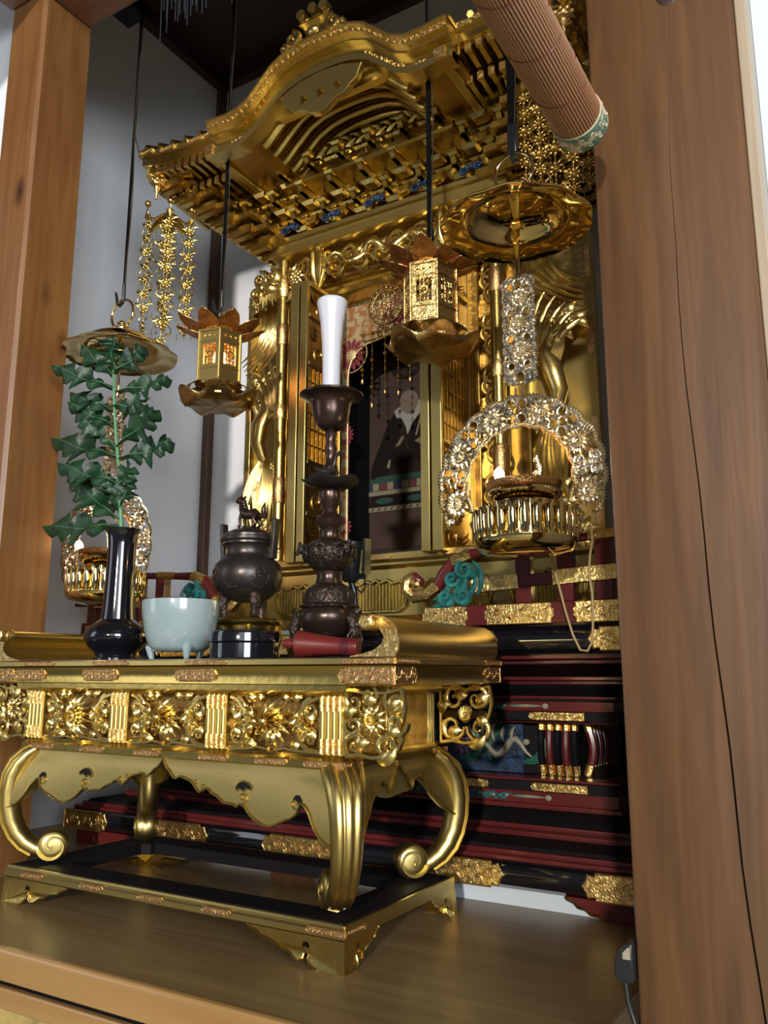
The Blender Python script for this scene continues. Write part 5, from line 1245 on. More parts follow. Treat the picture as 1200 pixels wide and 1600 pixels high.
for k, a in enumerate((-pi+.15, -.25, -pi/2+.1-.0+1.9+.9)):
    m = MB(); dr = Vector((cos(a), sin(a), 0)); o_ = Vector((CX, CY, TZ)); T = Vector((-sin(a), cos(a), 0))
    P3 = [o_+dr*r+Vector((0, 0, z)) for r, z in ((.050, .086), (.066, .082), (.082, .070), (.090, .052), (.084, .034), (.080, .018), (.086, .004))]
    m.sweep(P3, [.009, .014, .016, .012, .009, .008, .009], [.009, .013, .014, .012, .009, .008, .005], dr, 10)
    for s in (-1, 1):
        f = o_+dr*.078+Vector((0, 0, .078))+T*s*.012; m.sweep([f, f+dr*.006+Vector((0, 0, .012))+T*s*.006, f-dr*.008+Vector((0, 0, .018))+T*s*.012], [.005, .004, .001], None, (0, 0, 1), 6)
        f = o_+dr*.088+Vector((0, 0, .05))+T*s*.008; m.ball(f, .007); m.sweep([f, f+T*s*.012+Vector((0, 0, -.01)), f+T*s*.01+Vector((0, 0, -.022))], [.004, .003, .001], None, dr, 5)
        m.ball(o_+dr*.092+Vector((0, 0, .004))+T*s*.007, .005, .005, .004)
    m.ball(o_+dr*.096+Vector((0, 0, .060)), .010, .010, .008); build(m, 'dragon_foot', 'bronze_relief', cs, smooth=60)
cs.scale = (.80, .80, 1)
# white candle (separate thing)
cn = thing('white_candle', 'tall white flared candle standing in the bronze candlestick cup', 'candle', (CX, CY, TZ+.446))
cz0 = TZ+.447
m = MB(); m.lathe([(0, 0), (.0195, 0), (.0200, .05), (.0205, .12), (.0225, .165), (.0265, .205), (.0325, .236), (.0350, .247), (.0350, .252), (.0325, .255), (.02, .2545), (0, .2535)], (CX-.001, CY, cz0), 40); build(m, 'candle_body', 'candle', cn, smooth=50)

cn.scale = (.86, .86, 1)
# gold stand and bronze tripod censer
GX, GY = -1.112, 1.31
gs = thing('gilded_incense_stand', 'low round gilded stand with curved legs beneath the bronze incense burner', 'stand', (GX, GY, TZ))
m = MB(); m.lathe([(0, .068), (.088, .068), (.094, .071), (.096, .076), (.093, .081), (.088, .083), (0, .084)], (GX, GY, TZ), 48); build(m, 'stand_top', 'gold', gs, smooth=50)
m = MB(); m.lathe([(0, .056), (.078, .056), (.082, .060), (.084, .068), (0, .069)], (GX, GY, TZ), 48, lambda r, z, a, i: (r, z-.004*abs(cos(3*a))*(i == 1))); build(m, 'stand_apron', 'gold', gs, smooth=50)
for k in range(4):
    a = -pi/4+k*pi/2; dr = Vector((cos(a), sin(a), 0)); o_ = Vector((GX, GY, TZ)); m = MB()
    m.sweep([o_+dr*r+Vector((0, 0, z)) for r, z in ((.074, .066), (.086, .056), (.088, .042), (.078, .026), (.068, .014), (.074, .004), (.086, .005), (.088, .013))], [.010, .010, .009, .008, .007, .007, .006, .004], [.008, .009, .008, .007, .006, .005, .004, .003], dr, 8); build(m, 'stand_leg', 'gold', gs, smooth=60)
m = MB(); m.torus((GX, GY, TZ+.006), .068, .005, (0, 0, 1), 36, 8); build(m, 'stand_ring', 'gold', gs, smooth=60)
gs.scale = (.78, .78, 1)
ce = thing('bronze_incense_burner', 'dark bronze tripod incense burner with upright handles and an animal on its lid', 'incense burner', (GX, GY, TZ+.084))
z0 = TZ+.084
m = MB(); m.lathe([(0, .034), (.03, .034), (.058, .042), (.080, .060), (.0895, .084), (.084, .108), (.070, .120), (.062, .124), (.060, .130), (.060, .144), (.064, .148), (.068, .150), (.068, .154), (.062, .155), (0, .152)], (GX, GY, z0), 48); cb = build(m, 'burner_body', 'iron_bronze', ce, smooth=45)
m = MB()
for k in range(8):
    a = 2*pi*k/8+.25; f = Fr((GX+.088*cos(a), GY+.088*sin(a), z0+.082), (-sin(a), cos(a), 0)); m.sweep([f(.026*sin(t)*abs(sin(t*.5+.3))**.3, .024*cos(t), -.003-.004*abs(cos(t))) for t in [i*2*pi/16 for i in range(16)]], .0016, None, f.n, 5, closed=True)
    if k % 2: spiral(m, f, 0, .004, .010, 0, 1.3, 1, .0022, .003, 0)
build(m, 'petal_relief', 'bronze_relief', cb, smooth=60)
m = MB(); m.lathe([(0, .154), (.070, .154), (.0735, .158), (.073, .163), (.068, .165), (.068, .169), (.060, .174), (.045, .180), (.020, .184), (.018, .189), (0, .189)], (GX, GY, z0), 48); build(m, 'lid', 'iron_bronze', ce, smooth=30)
for s, a in ((1, .15), (-1, .15)):
    m = MB(); x = GX+s*.074; m.bar((x-s*.016, GY, z0+.122), (x+s*.008, GY, z0+.124), .010, .005, (0, 0, 1)); m.bar((x+s*.006, GY, z0+.118), (x+s*.013, GY, z0+.200), .0105, .0055, (1, 0, 0)); build(m, 'handle', 'iron_bronze', ce, bevel=.0012)
for a in (-pi+.55, -.55, pi/2):
    m = MB(); dr = Vector((cos(a), sin(a), 0)); o_ = Vector((GX, GY, z0)); m.sweep([o_+dr*r+Vector((0, 0, z)) for r, z in ((.050, .050), (.058, .040), (.062, .030), (.058, .018), (.056, .010), (.060, .0))], [.014, .015, .013, .009, .009, .011], None, dr, 10); build(m, 'leg', 'bronze_relief', ce, smooth=60)
# animal finial (lion-dog) : standing with lifted head and bushy tail
m = MB(); o_ = Vector((GX-.002, GY, z0+.187))
V = lambda x, y, z: o_+Vector((x, y, z))
m.sweep([V(.030, 0, .022), V(.018, 0, .028), V(0, 0, .028), V(-.016, 0, .032), V(-.024, 0, .042), V(-.028, 0, .054)], [.009, .0125, .010, .0125, .009, .006], None, (0, 1, 0), 12)
m.sweep([V(-.022, 0, .058), V(-.030, 0, .061), V(-.038, 0, .060), V(-.043, 0, .058)], [.007, .008, .006, .004], None, (0, 1, 0), 10)
for s in (-1, 1):
    m.sweep([V(-.026, s*.005, .064), V(-.020, s*.007, .068), V(-.017, s*.008, .064)], [.003, .003, .001], None, (0, 0, 1), 6)
    m.sweep([V(-.018, s*.008, .030), V(-.024, s*.009, .018), V(-.022, s*.009, .008), V(-.027, s*.009, .001)], [.006, .004, .0035, .004], None, (0, 1, 0), 8)
    m.sweep([V(.028, s*.009, .024), V(.022, s*.010, .014), V(.032, s*.010, .008), V(.026, s*.010, .001), V(.020, s*.010, .001)], [.008, .006, .004, .004, .003], None, (0, 1, 0), 8)
m.sweep([V(.034, 0, .020), V(.046, 0, .024), V(.048, 0, .038), V(.052, 0, .050)], [.005, .007, .006, .001], None, (0, 1, 0), 8)
m.sweep([V(.036, 0, .022), V(.054, 0, .020), V(.060, 0, .034)], [.005, .005, .001], None, (0, 1, 0), 8)
for k in range(4): m.ball(V(-.020+.003*k, 0, .056-.006*k), .0075)
build(m, 'animal_finial', 'bronze', ce, smooth=60)

ce.scale = (.80, .80, 1)
# small gilded lotus ornament between box and candlestick
m = MB(); f = Fr((-.905, 1.225, TZ+.012), (1, 0, 0), (0, -.5, .86)); lo = thing('gilded_lotus_ornament', 'small gilded lotus bud ornament just behind the red wooden candle', 'ornament', (-.905, 1.225, TZ))
for k in range(9): a = -.2+k*pi/8*1.12; blade(m, f, (0, 0), (.034*cos(a), .022*sin(a)+.004), .1, .006, .003, .0, .004, .006)
m.ball((-.905, 1.225, TZ+.010), .012, .012, .010); build(m, 'lotus_petals', 'gold', lo, smooth=60)
# black spot lamp behind the candlestick
sp = thing('small_spotlight', 'small black adjustable spotlight on a bracket behind the bronze candlestick', 'spotlight', (-.955, 1.475, .508))
m = MB(); a = Vector((-.966, 1.47, .632)); d = Vector((.12, -.10, 1)).normalized()
axl(m, [(.012, -.022), (.018, -.018), (.021, -.005), (.0235, .025), (.0235, .048), (.0275, .050), (.0275, .066), (.0245, .066), (.022, .058)], a, d); build(m, 'lamp_head', 'black_plastic', sp)
m = MB(); m.bar((-.930, 1.475, .625), (-.925, 1.470, .700), .003, .012, (0, 1, 0)); m.bar((-.962, 1.475, .622), (-.928, 1.475, .622), .004, .006); build(m, 'mounting_bracket', 'black_plastic', sp)
m = MB(); m.sweep([(-.966, 1.47, .614), (-.960, 1.475, .59), (-.958, 1.478, .55), (-.957, 1.48, .512)], [.006, .009, .006, .008], None, (0, 1, 0), 10); m.lathe([(.022, .508), (.022, .514), (.008, .520), (.0, .521)], (-.957, 1.48, 0), 20); build(m, 'pivot_arm', 'black_plastic', sp, smooth=50)
m = MB(); m.sweep([(-.955, 1.475, .60), (-.935, 1.465, .585), (-.925, 1.465, .60), (-.930, 1.468, .615)], .0018, None, (0, 1, 0), 6); build(m, 'power_lead', 'black_plastic', sp)
# ================================================================== HANGING THINGS
def petalplate(m, fr, cx, cz, R, n=14, d=0):
    """pierced flower: ring of petals round an eye"""
    for i in range(n):
        a = 2*pi*i/n; blade(m, fr, (cx+R*.30*cos(a), cz+R*.30*sin(a)), (cx+R*cos(a), cz+R*sin(a)), .08, R*.17, R*.10, d, d+.001, R*.16, 4)
    m.torus(fr(cx, cz, d), R*.30, R*.09, fr.n, 12, 5); m.ball(fr(cx, cz, d+R*.06), R*.22, n=8, m=4)
def make_lamp(label, loc, lit_dx, group):
    L = thing('hanging_oil_lamp', label, 'hanging lamp', loc, group); o = Vector(loc)      # loc = centre of canopy rim
    A = lambda x, y, z: (o.x+x, o.y+y, o.z+z)
    m = MB(); m.torus(A(0, 0, .100), .038, .0034, (0, 1, 0), 36, 8); build(m, 'top_ring', 'brass', L, smooth=60)
    m = MB(); m.lathe([(0, .082), (.008, .080), (.012, .073), (.009, .068), (.020, .064), (.028, .056), (.027, .050), (.018, .046), (.020, .043), (0, .043)], A(0, 0, 0), 28); build(m, 'canopy_knob', 'brass', L, smooth=50)
    m = MB()
    def rim(r, z, a, i): k = max(0, (r-.085)/.045); return (r*1.07*(1+.010*k*cos(10*a)), z+.0012*k*cos(10*a))
    m.lathe([(.004, .046), (.035, .045), (.060, .038), (.075, .028), (.082, .014), (.087, .006), (.097, .003), (.112, .001), (.125, -.004), (.1315, -.010), (.130, -.012), (.123, -.008), (.110, -.003), (.097, -.001), (.084, .002), (.079, .012), (.072, .024), (.056, .034), (.034, .041), (.004, .042)], A(0, 0, 0), 96, rim, close=False); build(m, 'canopy', 'brass', L, smooth=60)
    m = MB(); zz = [.045, .0, -.04, -.08, -.105, -.118]; m.sweep([A(0, 0, z) for z in zz], [.010, .0085, .007, .0055, .004, .0015], [.0025]*6, (0, 1, 0), 8); m.torus(A(0, 0, -.112), .006, .0016)
    build(m, 'hanging_rod', 'brass', L, smooth=50)
    # pierced pendant plate with scalloped edges
    def circ(cx, cz, r, n=8): return [(cx+r*cos(2*pi*i/n), cz+r*sin(2*pi*i/n)) for i in range(n)]
    m = MB(); fr = Fr(A(0, 0, -.215)); N = 44
    ed = [(.0275+.0035*abs(sin(i*pi/5.5)), .100-.200*i/N) for i in range(N+1)]
    ol = ed + [(.012, -.106), (0, -.100), (-.012, -.106)] + [(-x, z) for x, z in reversed(ed)] + [(-.012, .106), (0, .098), (.012, .106)]
    hs = []
    for z in (.086, .034, -.016, -.068): hs += [(s*.0155, z, .0062) for s in (-1, 1)]
    hs += [(0, .042, .004), (0, -.008, .004), (.0, -.090, .009), (0, .090, .007), (-.022, .012, .003), (.022, -.04, .003), (.024, .062, .003), (-.023, -.052, .003)]
    m.prism(ol, -.001, .0012, lambda u, v, d: fr(u, v, d), holes=[circ(*h) for h in hs])
    for x, z, r in hs: m.torus(fr(x, z, .0014), r+.0012, .0017, fr.n, 12, 5)
    for k, z in enumerate((.060, .010, -.042)): petalplate(m, fr, .003*(-1)**k, z, .0225, 13, .002)
    for t in range(54):
        x, z = ed[int(t*.8)]; 
        for s in (-1, 1): m.ball(fr(s*x, z, 0), .0032, .003, .0032, 6, 4)
    for k in range(10): blade(m, fr, (.02*(-1)**k, .095-.02*k), (.006*(-1)**k, .086-.02*k), .3, .0045, .003, .001, .003)
    m.sweep([fr(0, .118), fr(0, .09)], .0018, None, fr.n, 6); m.sweep([fr(0, -.108), fr(0, -.122)], .0018, None, fr.n, 6)
    build(m, 'pierced_pendant', 'brass_pale', L, smooth=45)
    # wreath
    m = MB(); wc = (-.010, -.495); R0 = .126; fr = Fr(A(wc[0], 0, wc[1]))
    a0, a1 = radians(-27), radians(207); N = 110
    PL = lambda r, a: (r*cos(a), r*sin(a))
    outer = [PL(R0+.0265+.0045*abs(sin(k*.42)), a0+(a1-a0)*k/N) for k in range(N+1)]
    inner = [PL(R0-.0265-.0035*abs(sin(k*.37)), a0+(a1-a0)*k/N) for k in range(N+1)]
    FA = [radians(-14+208*k/5) for k in range(6)]; hs = []
    for i, a in enumerate(FA):
        b = a+radians(208/10)
        if i < 5: hs += [(R0+.014, b-.085, .0088), (R0-.013, b-.09, .0082), (R0+.015, b+.075, .0086), (R0-.013, b+.085, .0080), (R0+.002, b+.0, .0072), (R0+.019, b-.005, .0042), (R0-.019, b+.0, .0042)]
        else: hs += [(R0+.018, a+.20, .004)]
    H = [PL(r, a)+(q,) for r, a, q in hs]
    m.prism(outer+list(reversed(inner)), -.0012, .0012, lambda u, v, d: fr(u, v, d), holes=[circ(*h) for h in H])
    for x, z, r in H: m.torus(fr(x, z, .0016), r+.0012, .0020, fr.n, 12, 5)
    for i, a in enumerate(FA): petalplate(m, fr, *PL(R0+.002*(-1)**i, a), .0275, 14, .002)
    for k in range(N+1):
        a = a0+(a1-a0)*k/N; r = R0+.0265+.0045*abs(sin(k*.42)); blade(m, fr, PL(r-.008, a-.01), PL(r+.003, a+.02), 0, .0028, .003, .001, .001)
        r = R0-.0265-.0035*abs(sin(k*.37)); blade(m, fr, PL(r+.008, a-.01), PL(r-.002, a+.02), 0, .0028, .003, .001, .001)
    random.seed(12)
    for k in range(34):
        a = a0+(a1-a0)*random.random(); r = R0+(random.random()-.5)*.035; b = random.random()*6; blade(m, fr, PL(r, a), (r*cos(a)+.012*cos(b), r*sin(a)+.012*sin(b)), .25, .0028, .0026, .001, .003, .001, 4)
    m.sweep([fr(0, R0+.02), fr(0, R0+.045)], .0022, None, fr.n, 6)
    build(m, 'pierced_wreath', 'brass_pale', L, smooth=45)
    # fluted bowl
    bz = -.604
    m = MB(); N = 24
    m.lathe([(0, -.024), (.050, -.024), (.078, -.018), (.089, -.006), (.0895, .002), (.070, .006), (0, .006)], A(0, 0, bz), 48); bo = build(m, 'lamp_bowl', 'brass', L, smooth=50)
    m = MB()
    for k in range(26):
        a = 2*pi*k/26
        def rp(z): return .079+.004*min(1, max(0, (z+.005)/.03))
        zz = [-.004+.056*t/8 for t in range(9)]; m.sweep([A((rp(z)+.0025)*cos(a), (rp(z)+.0025)*sin(a), bz+z) for z in zz], [.002, .0055, .0075, .0085, .009, .009, .009, .0085, .005], .0065, (cos(a), sin(a), 0), 8)
        a2 = a+pi/26; m.sweep([A(.076*cos(a2), .076*sin(a2), bz+z) for z in (.0, .03, .052, .060)], [.008, .009, .008, .004], .005, (cos(a2), sin(a2), 0), 8)
    build(m, 'petal_flutes', 'brass', bo, smooth=60)
    m = MB(); m.lathe([(0, .050), (.060, .050), (.055, .060), (.052, .068), (.062, .076), (.0655, .083), (.063, .088), (.056, .086), (.0, .082)], A(0, 0, bz), 40); build(m, 'oil_cup', 'brass', L, smooth=40)
    m = MB(); m.lathe([(0, .086), (.058, .088), (.0635, .094), (.066, .103), (.064, .104), (.058, .096), (.0, .092)], A(0, 0, bz), 40); build(m, 'oil_dish', 'copper', L, smooth=50)
    m = MB(); fr = Fr(A(.022, .012, bz+.098))
    for k in range(4): petalplate(m, fr, .003*(-1)**k, .010+.013*k, .0085-.001*k, 9)
    m.sweep([fr(0, 0), fr(.004, .03), fr(-.002, .055)], .003, .002, fr.n, 6); build(m, 'wick_stand', 'brass_pale', L, smooth=60)
    for s in (-1, 1):
        m = MB(); m.torus(A(s*.088, 0, bz+.046), .0085, .0022); m.sweep([A(s*.092, 0, bz+.052), A(s*.104, 0, bz+.040), A(s*.098, 0, bz+.026), A(s*.090, 0, bz+.022)], .0022, None, (0, 1, 0), 6); m.ball(A(s*.092, 0, bz+.020), .0045, n=8, m=5); build(m, 'side_hook', 'brass', L, smooth=60)
    # little flame shaped bulb
    fx = Vector(A(lit_dx, -.034, bz+.114)); m = MB(); m.lathe([(0, -.008), (.007, -.006), (.0095, .001), (.0085, .007), (.004, .013), (0, .016)], fx, 14); build(m, 'flame_bulb', 'flame', L, smooth=60)
    ll = lamp('flame_light', 'POINT', (fx.x, fx.y-.016, fx.z+.016), (0, 0, -1), .28, (1, .62, .32), .008)
    return L
make_lamp('right hanging brass altar lamp, the nearer one, full wreath beside the big wooden pillar', (-.520, 1.34, 1.247), -.032, 'hanging altar lamps')
make_lamp('left hanging brass altar lamp, partly hidden behind the leafy stem and black vase', (-1.572, 1.34, 1.207), -.060, 'hanging altar lamps')

# lanterns
def make_lantern(label, loc, lit):
    L = thing('hanging_lantern', label, 'lantern', loc, 'hexagonal hanging lanterns'); o = Vector(loc)     # loc = centre of body
    A = lambda x, y, z: (o.x+x, o.y+y, o.z+z); R = .050; ph = radians(12)
    m = MB()
    for s in (-.056, .056): m.lathe([(0, s-.003), (R+.002, s-.003), (R+.004, s), (R+.002, s+.003), (0, s+.003)], o, 6, lambda r, z, a, i: (r, z)) if 0 else None
    def hexp(r): return [(r*cos(ph+k*pi/3), r*sin(ph+k*pi/3)) for k in range(6)]
    for z0_, z1_, r in ((-.058, -.053, R+.003), (.053, .058, R+.003), (-.030, -.027, R+.001), (.030, .033, R+.001)):
        m.prism([(o.x+a, o.y+b) for a, b in hexp(r)], o.z+z0_, o.z+z1_, lambda u, v, d: (u, v, d), holes=[[(o.x+a, o.y+b) for a, b in hexp(r-.006)]])
    for a, b in hexp(R): m.sweep([A(a, b, -.057), A(a, b, .057)], .0028, None, (0, 1, 0), 8)
    fr_ = build(m, 'lantern_frame', 'brass_old_and_gap_shade' if not lit else 'gold_flat', L, smooth=40)
    for k in range(6):
        a = ph+(k+.5)*pi/3; c = R*cos(pi/6)-.0015; f = Fr(A(c*cos(a), c*sin(a), 0), (-sin(a), cos(a), 0)); f.n = Vector((cos(a), sin(a), 0)); hw = R*.5-.002
        m = MB(); mp = lambda u, v, d: f(u, v, d)
        m.prism([(-hw, -.054), (hw, -.054), (hw, -.030), (-hw, -.030)], -.0008, .0008, mp)
        dia = [[(x+.0028*cos(t*pi/2), .043+.0022*sin(t*pi/2)) for t in range(4)] for x in (-.012, 0, .012)]
        m.prism([(-hw, .031), (hw, .031), (hw, .055), (-hw, .055)], -.0008, .0008, mp, holes=dia)
        m.prism([(-hw, -.028), (hw, -.028), (hw, .031), (-hw, .031)], -.0008, .0008, mp, holes=[[(-.0155, -.021), (.0155, -.021), (.0155, .024), (-.0155, .024)]])
        for q in range(5): m.bar(f(-.015+.0075*q, -.021), f(-.015+.0075*q, .024), .0007, .0006, f.n)
        for q in range(5): m.torus(f(0, -.016+.0088*q), .0042, .0010, f.n, 10, 4); m.torus(f(.009*(-1)**q, -.016+.0088*q), .0034, .0010, f.n, 8, 4); m.torus(f(-.009*(-1)**q, -.012+.0088*q), .0030, .0010, f.n, 8, 4)
        spiral(m, f, 0, .002, .008, k, 1.2, 1, .0022, .002, .0015, n=10)
        build(m, 'pierced_panel', 'gold_flat' if lit else 'engraved_gold', L, smooth=30)
    # lotus petals above
    for k in range(9):
        a = 2*pi*k/9+.15; e = Vector((cos(a), sin(a), 0)); m = MB(); rows = []
        for i in range(9):
            t = i/8; r = .028+.068*t; z = .060+.026*t**1.5; wv = .0225*sin(pi*(.10+.82*t**.8))**.75*(1 if t < 1 else .4)
            rows.append([Vector(A(0, 0, z+.004*abs(q)**2*-1))+e*r+Vector((-e.y, e.x, 0))*(q*wv) for q in (-1, -.5, 0, .5, 1)])
        m.shell(rows, lambda p: Vector(p)-Vector((0, 0, .0012))); build(m, 'lotus_petal', 'copper', L, smooth=60)
    m = MB(); m.lathe([(0, .058), (.045, .058), (.040, .066), (.030, .072), (0, .074)], o, 24); build(m, 'roof_plate', 'brass_old_and_gap_shade', L)
    m = MB(); m.lathe([(.026, .072), (.028, .080), (.023, .092), (.012, .098), (.006, .101), (0, .102)], o, 60, lambda r, z, a, i: (r*(1+.07*cos(15*a)), z)); m.torus(A(0, 0, .108), .007, .0016); build(m, 'ribbed_cap', 'brass_old_and_gap_shade', L, smooth=50)
    m = MB(); m.sweep([A(.012, 0, .098), A(.022, 0, .104), A(.020, 0, .116), A(.010, 0, .112)], .0015, None, (0, 1, 0), 6); build(m, 'cap_hook', 'brass_old_and_gap_shade', L)
    # flared base with ruffled skirt and petal brackets
    m = MB(); m.lathe([(0, -.058), (.048, -.058), (.050, -.064), (.036, -.070), (.034, -.085), (.050, -.094), (.072, -.092), (.082, -.084), (.083, -.087), (.074, -.098), (.050, -.104), (0, -.104)], o, 72, lambda r, z, a, i: (r*(1+.09*cos(6*(a-.21))*(r > .045)), z+(.010*cos(6*(a-.21)) if r > .06 else 0))); build(m, 'flared_base', 'brass_old_and_gap_shade', L, smooth=60)
    for k in range(6):
        a = ph+k*pi/3; e = Vector((cos(a), sin(a), 0)); m = MB(); rows = []
        for i in range(8):
            t = i/7; r = .040+.036*sin(t*pi*.62); z = -.056-.010*t-.030*t*t; wv = .015*sin(pi*(.2+.7*t))**.8
            rows.append([Vector(A(0, 0, z))+e*r+Vector((-e.y, e.x, 0))*(q*wv) for q in (-1, -.5, 0, .5, 1)])
        m.shell(rows, lambda p: Vector(p)-e*.002); build(m, 'petal_bracket', 'engraved_gold' if 0 else 'brass_old_and_gap_shade', L, smooth=60)
    m = MB(); m.lathe([(0, -.02), (.012, -.018), (.016, 0), (.012, .018), (0, .022)], o, 16); build(m, 'inner_bulb', 'bulb' if lit else 'white_paint', L, smooth=60)
    L.scale = (1.13, 1.13, 1.12)
    return L
make_lantern('right hexagonal brass lantern, unlit, hanging in front of the shrine door', (-.752, 1.44, 1.186), False)
make_lantern('left hexagonal lantern glowing orange inside, hanging against the white wall', (-1.333, 1.44, 1.168), True)
lamp('lantern_light', 'POINT', (-1.333, 1.44, 1.20), (0, 0, -1), .22, (1, .42, .18), .01)

# straps, hooks and wires that hold lamps and lanterns
def strap(label, x, y, z0, z1, wd, wires=True, hook=True, buckle=False):
    t = thing('hanging_strap', label, 'strap', (x, y, z0), 'black straps holding the hanging lamps')
    m = MB(); m.sweep([(x, y, z1), (x+.001, y, (z0+z1)/2), (x, y, z0+.012)], wd, .0012, (0, 1, 0), n=4, sq=True); build(m, 'webbing', 'strap', t)
    if hook:
        m = MB(); m.sweep([(x, y, z0+.05), (x, y, z0+.012), (x-.003, y, z0), (x-.012, y, z0-.006), (x-.022, y, z0+.004), (x-.026, y, z0+.022), (x-.030, y, z0+.034)], [.005, .0045, .0042, .004, .0038, .0035, .003], None, (0, 1, 0), 10); build(m, 'iron_hook', 'black_plastic', t, smooth=60)
    if buckle:
        m = MB(); m.box(x-wd*1.15, x+wd*1.15, y-.006, y+.005, z0+.012, z0+.075); build(m, 'strap_loop', 'black_plastic', t, bevel=.003)
        m = MB(); m.sweep([(x, y, z0+.02), (x, y-.006, z0+.004), (x, y, z0-.004), (x, y+.006, z0+.004), (x, y, z0+.02)], .004, None, (1, 0, 0), 8); build(m, 'strap_end', 'black_plastic', t)
    if wires:
        m = MB(); N = 16; m.sweep([(x+.010+.004*sin(i*1.1), y-.004, z1+(z0-z1)*i/N) for i in range(N+1)], .0013, None, (0, 1, 0), 6); build(m, 'electric_wire', 'wire_brown', t, smooth=60)
    return t
strap('leftmost black strap and iron hook, hanging the brass lamp above the leafy stem', -1.572, 1.34, 1.338, 2.76, .0042)
strap('black strap down in front of left roof corner, hanging the glowing lantern', -1.333, 1.44, 1.302, 2.76, .0045)
strap('black strap in front of the right half of the gable, hanging the unlit lantern', -.752, 1.44, 1.318, 2.76, .0055, hook=False, buckle=False)
strap('widest black strap with loop, nearest the bamboo blind, hanging the right brass lamp', -.520, 1.34, 1.372, 2.76, .0085, hook=False, buckle=True)
m = MB(); m.sweep([(-.752, 1.44, 1.372), (-.756, 1.44, 1.343), (-.752, 1.44, 1.311), (-.744, 1.44, 1.323), (-.748, 1.44, 1.357)], .003, None, (0, 1, 0), 6)
kn = build(m, 'strap_knot', 'strap', None, (-.752, 1.44, 1.30)); tagit(kn, 'knotted black cord end on top of the unlit right lantern', 'cord')
m = MB(); m.sweep([(-1.562, 1.336, 1.80), (-1.55, 1.345, 1.74), (-1.515, 1.38, 1.715), (-1.50, 1.41, 1.735)], .0016, None, (0, 1, 0), 6); m.sweep([(-1.50, 1.41, 1.735), (-1.58, 1.8, 2.05), (-1.9, 2.18, 2.42)], .0014, None, (0, 1, 0), 6)
o = build(m, 'electric_wire', 'wire_brown', None, (-1.54, 1.36, 1.74), smooth=60); tagit(o, 'thin dark wire looping from the left strap to the roof corner', 'wire')
m = MB(); m.box(-1.665, -1.59, 1.30, 1.375, 2.20, 2.235); m.box(-1.64, -1.575, 1.315, 1.36, 2.235, 2.76)
hb = build(m, 'ceiling_bracket', 'black_satin', None, (-1.61, 1.34, 2.2)); tagit(hb, 'black block bracket under the ceiling at the top of the leftmost strap', 'bracket')

# keyaki-like flower chains hanging from the roof corners
def make_chain_ornament(label, loc, H):
    t = thing('hanging_flower_chains', label, 'ornament', loc, 'gilded flower chains at the roof corners'); o = Vector(loc)
    m = MB(); m.ball(o+Vector((0, 0, -.012)), .011); m.ball(o+Vector((0, 0, -.034)), .014, .014, .012); m.sweep([o+Vector((0, 0, .03)), o], .0014)
    cp = build(m, 'top_knob', 'gold', t, smooth=60)
    m = MB()
    for k in range(6):
        a = 2*pi*k/6+.3; e = Vector((cos(a), sin(a), 0)); m.sweep([o+Vector((0, 0, -.030)), o+e*.025+Vector((0, 0, -.034)), o+e*.048+Vector((0, 0, -.056)), o+e*.062+Vector((0, 0, -.058)), o+e*.068+Vector((0, 0, -.042)), o+e*.066+Vector((0, 0, -.024))], [.010, .017, .012, .006, .004, .003], [.003]*6, (0, 0, 1), 8); m.ball(o+e*.066+Vector((0, 0, -.018)), .009, n=8, m=5)
    build(m, 'curled_canopy', 'gold', t, smooth=60)
    for k in range(7):
        if k == 6: e = Vector((0, -.01, 0)); r = 1; h = H; zt = -.045
        else: a = 2*pi*k/6+.3; e = Vector((cos(a), sin(a), 0))*.062; r = 1; h = H*(.86 if k % 2 else .80); zt = -.06
        m = MB(); p = o+e; m.sweep([p+Vector((0, 0, zt)), p+Vector((0, 0, -h))], .0009, None, (1, 0, 0), 5)
        n = 7; random.seed(k)
        for i in range(n):
            z = zt-.018-(h+zt-.03)*i/(n-1); ang = random.random()*1.2-.3; f = Fr(p+Vector((0, 0, z)), (cos(ang), sin(ang), 0)); R = .016 if k < 6 else .020
            petalplate(m, f, 0, 0, R, 8); 
            for s in (-1, 1): m.sweep([f(s*R*.7, -R*.3), f(s*R*1.3, -R*.9), f(s*R*1.25, -R*1.5)], .0008, None, f.n, 4); m.ball(f(s*R*1.25, -R*1.6), .0026, n=6, m=4); blade(m, f, (s*R*.5, R*.5), (s*R*1.4, R*.8), .3, R*.22, .0012)
            for q in range(2): m.ball(p+Vector((0, 0, z-.018-.006*q)), .0026, n=6, m=4)
        m.ball(p+Vector((0, 0, -h)), .0055, n=8, m=5); build(m, 'flower_chain', 'gold' if loc[0] < -1 else 'gold_dim', t, smooth=60)  # right chains get a dimmer gold, shade put into their colour
make_chain_ornament('left gilded flower chains dangling from the roof corner against the grey wall', (-1.562, 1.47, 1.665), .405)
make_chain_ornament('right gilded flower chains behind the bamboo blind end and beside the pillar', (-.478, 1.47, 1.660), .36)

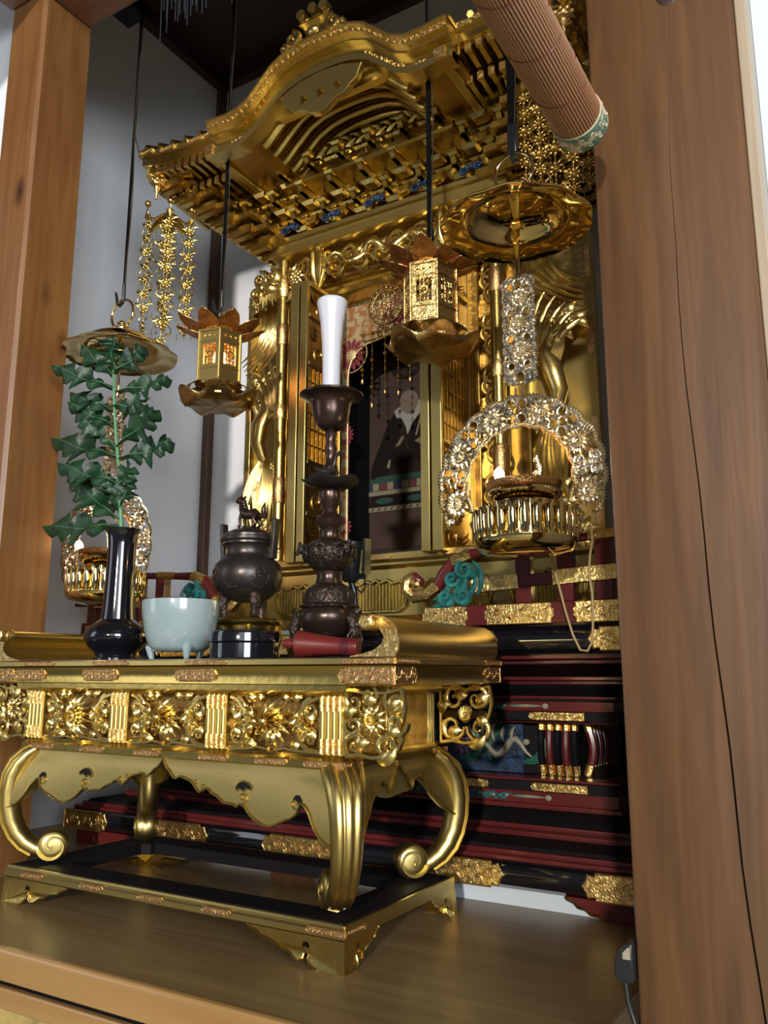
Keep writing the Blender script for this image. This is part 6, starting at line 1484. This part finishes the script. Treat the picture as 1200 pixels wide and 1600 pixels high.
# rolled bamboo blind, running back beside the pillar
bxc, bzc, br_, by1 = -.2517, 1.054, .0285, .878
RB = thing('rolled_bamboo_blind', 'rolled bamboo blind with red threads and green brocade end, hanging at upper right', 'blind', (bxc, by1, bzc))
m = MB(); m.lathe([(0, .12), (br_-.002, .12), (br_-.002, by1-.012), (0, by1-.012)], (bxc, 0, bzc), 32, axis='y'); build(m, 'inner_roll', 'wire_brown', RB)
m = MB()
for k in range(52):
    a = 2*pi*k/52; m.sweep([(bxc+(br_-.0008)*cos(a), .12, bzc+(br_-.0008)*sin(a)), (bxc+(br_-.0008)*cos(a), by1-.022, bzc+(br_-.0008)*sin(a))], .00155, None, (0, 0, 1), 6)
build(m, 'bamboo_slats', 'bamboo', RB, smooth=60)
m = MB()
for y0 in (.34, .44, .52, .60, .68, .76):
    m.sweep([(bxc+(br_+.0010)*cos(a), y0+.018*a/pi, bzc+(br_+.0010)*sin(a)) for a in [2*pi*i/40 for i in range(40)]], .0005, None, (0, 1, 0), 4)
build(m, 'red_threads', 'red_wood', RB)
m = MB(); m.lathe([(br_+.0010, by1-.030), (br_+.0022, by1-.029), (br_+.0022, by1-.002), (br_, by1), (0, by1)], (bxc, 0, bzc), 40, axis='y'); eb = build(m, 'brocade_end', 'silk_green', RB, smooth=50)
m = MB(); m.torus((bxc, by1-.030, bzc), br_+.0015, .0008, (0, 1, 0), 40, 5)
for k in range(14):
    a = 2*pi*k/14; f = Fr((bxc+(br_+.0024)*cos(a), by1-.015, bzc+(br_+.0024)*sin(a)), (-sin(a), 0, cos(a)), (0, 1, 0)); flower(m, f, 0, 0, .0052, 6, 1); spiral(m, f, .004, .005, .003, 1, 1, 1, .0005, ball=False, n=7); spiral(m, f, -.004, -.006, .003, 1, 1, -1, .0005, ball=False, n=7)
build(m, 'brocade_pattern', 'silk_gold', eb)
m = MB()
for y in (.2, .36): m.sweep([(bxc, y, bzc+br_), (bxc, y, 2.95)], .0015)
build(m, 'hanging_cords', 'cord', RB)
# dark thread fringe under the lintel
m = MB(); random.seed(8)
for i in range(46):
    x = -1.30+.0075*i+random.random()*.004; h = .14+.11*random.random(); m.sweep([(x, 1.16, 2.085), (x+.004*random.random(), 1.16+.006*random.random(), 2.085-h)], .0011, .0011, (0, 1, 0), 5)
m.box(-1.31, -.95, 1.155, 1.167, 2.075, 2.09)
fo = build(m, 'thread_fringe', 'fringe', None, (-1.13, 1.16, 1.9)); tagit(fo, 'dark bluish thread fringe hanging below the wooden lintel at the top of the picture', 'fringe')
# tan lamp cord looping down in front of the rail
pts = [(-.508, 1.40, .665), (-.507, 1.43, .62), (-.500, 1.44, .58), (-.492, 1.45, .53), (-.480, 1.45, .487), (-.468, 1.45, .461), (-.455, 1.45, .459), (-.446, 1.45, .475), (-.442, 1.45, .52), (-.442, 1.45, .56), (-.446, 1.45, .595), (-.440, 1.44, .625), (-.428, 1.42, .65), (-.42, 1.39, .672)]
m = MB(); m.sweep(pts, .0022, None, (0, 1, 0), 8); o = build(m, 'lamp_cord', 'cord', None, (-.465, 1.45, .46), smooth=60); tagit(o, 'tan electric cord looping below the right lamp bowl in front of the red rail', 'cord')
# black cable clip on the edge of the pillar
cc = thing('cable_clip', 'small black plastic cable clip with pale window on the front left edge of the pillar', 'clip', (-.272, .945, .10))
m = MB(); m.prism([(-.262, .104), (-.279, .104), (-.2815, .112), (-.281, .124), (-.276, .136), (-.268, .142), (-.262, .143)], .938, .962); build(m, 'clip_body', 'black_plastic', cc, bevel=.0015)
m = MB(); m.prism([(-.264, .127), (-.272, .127), (-.272, .133), (-.266, .139), (-.264, .139)], .9372, .9385); build(m, 'clip_window', 'cream_paint', cc)
m = MB(); m.sweep([(-.272, .943, .106), (-.270, .942, .085), (-.264, .942, .065), (-.256, .942, .05), (-.247, .942, .03), (-.24, .942, -.02), (-.238, .942, -.2), (-.238, .942, -.449)], .0026, None, (0, 1, 0), 8); build(m, 'clip_cable', 'black_plastic', cc, smooth=60)
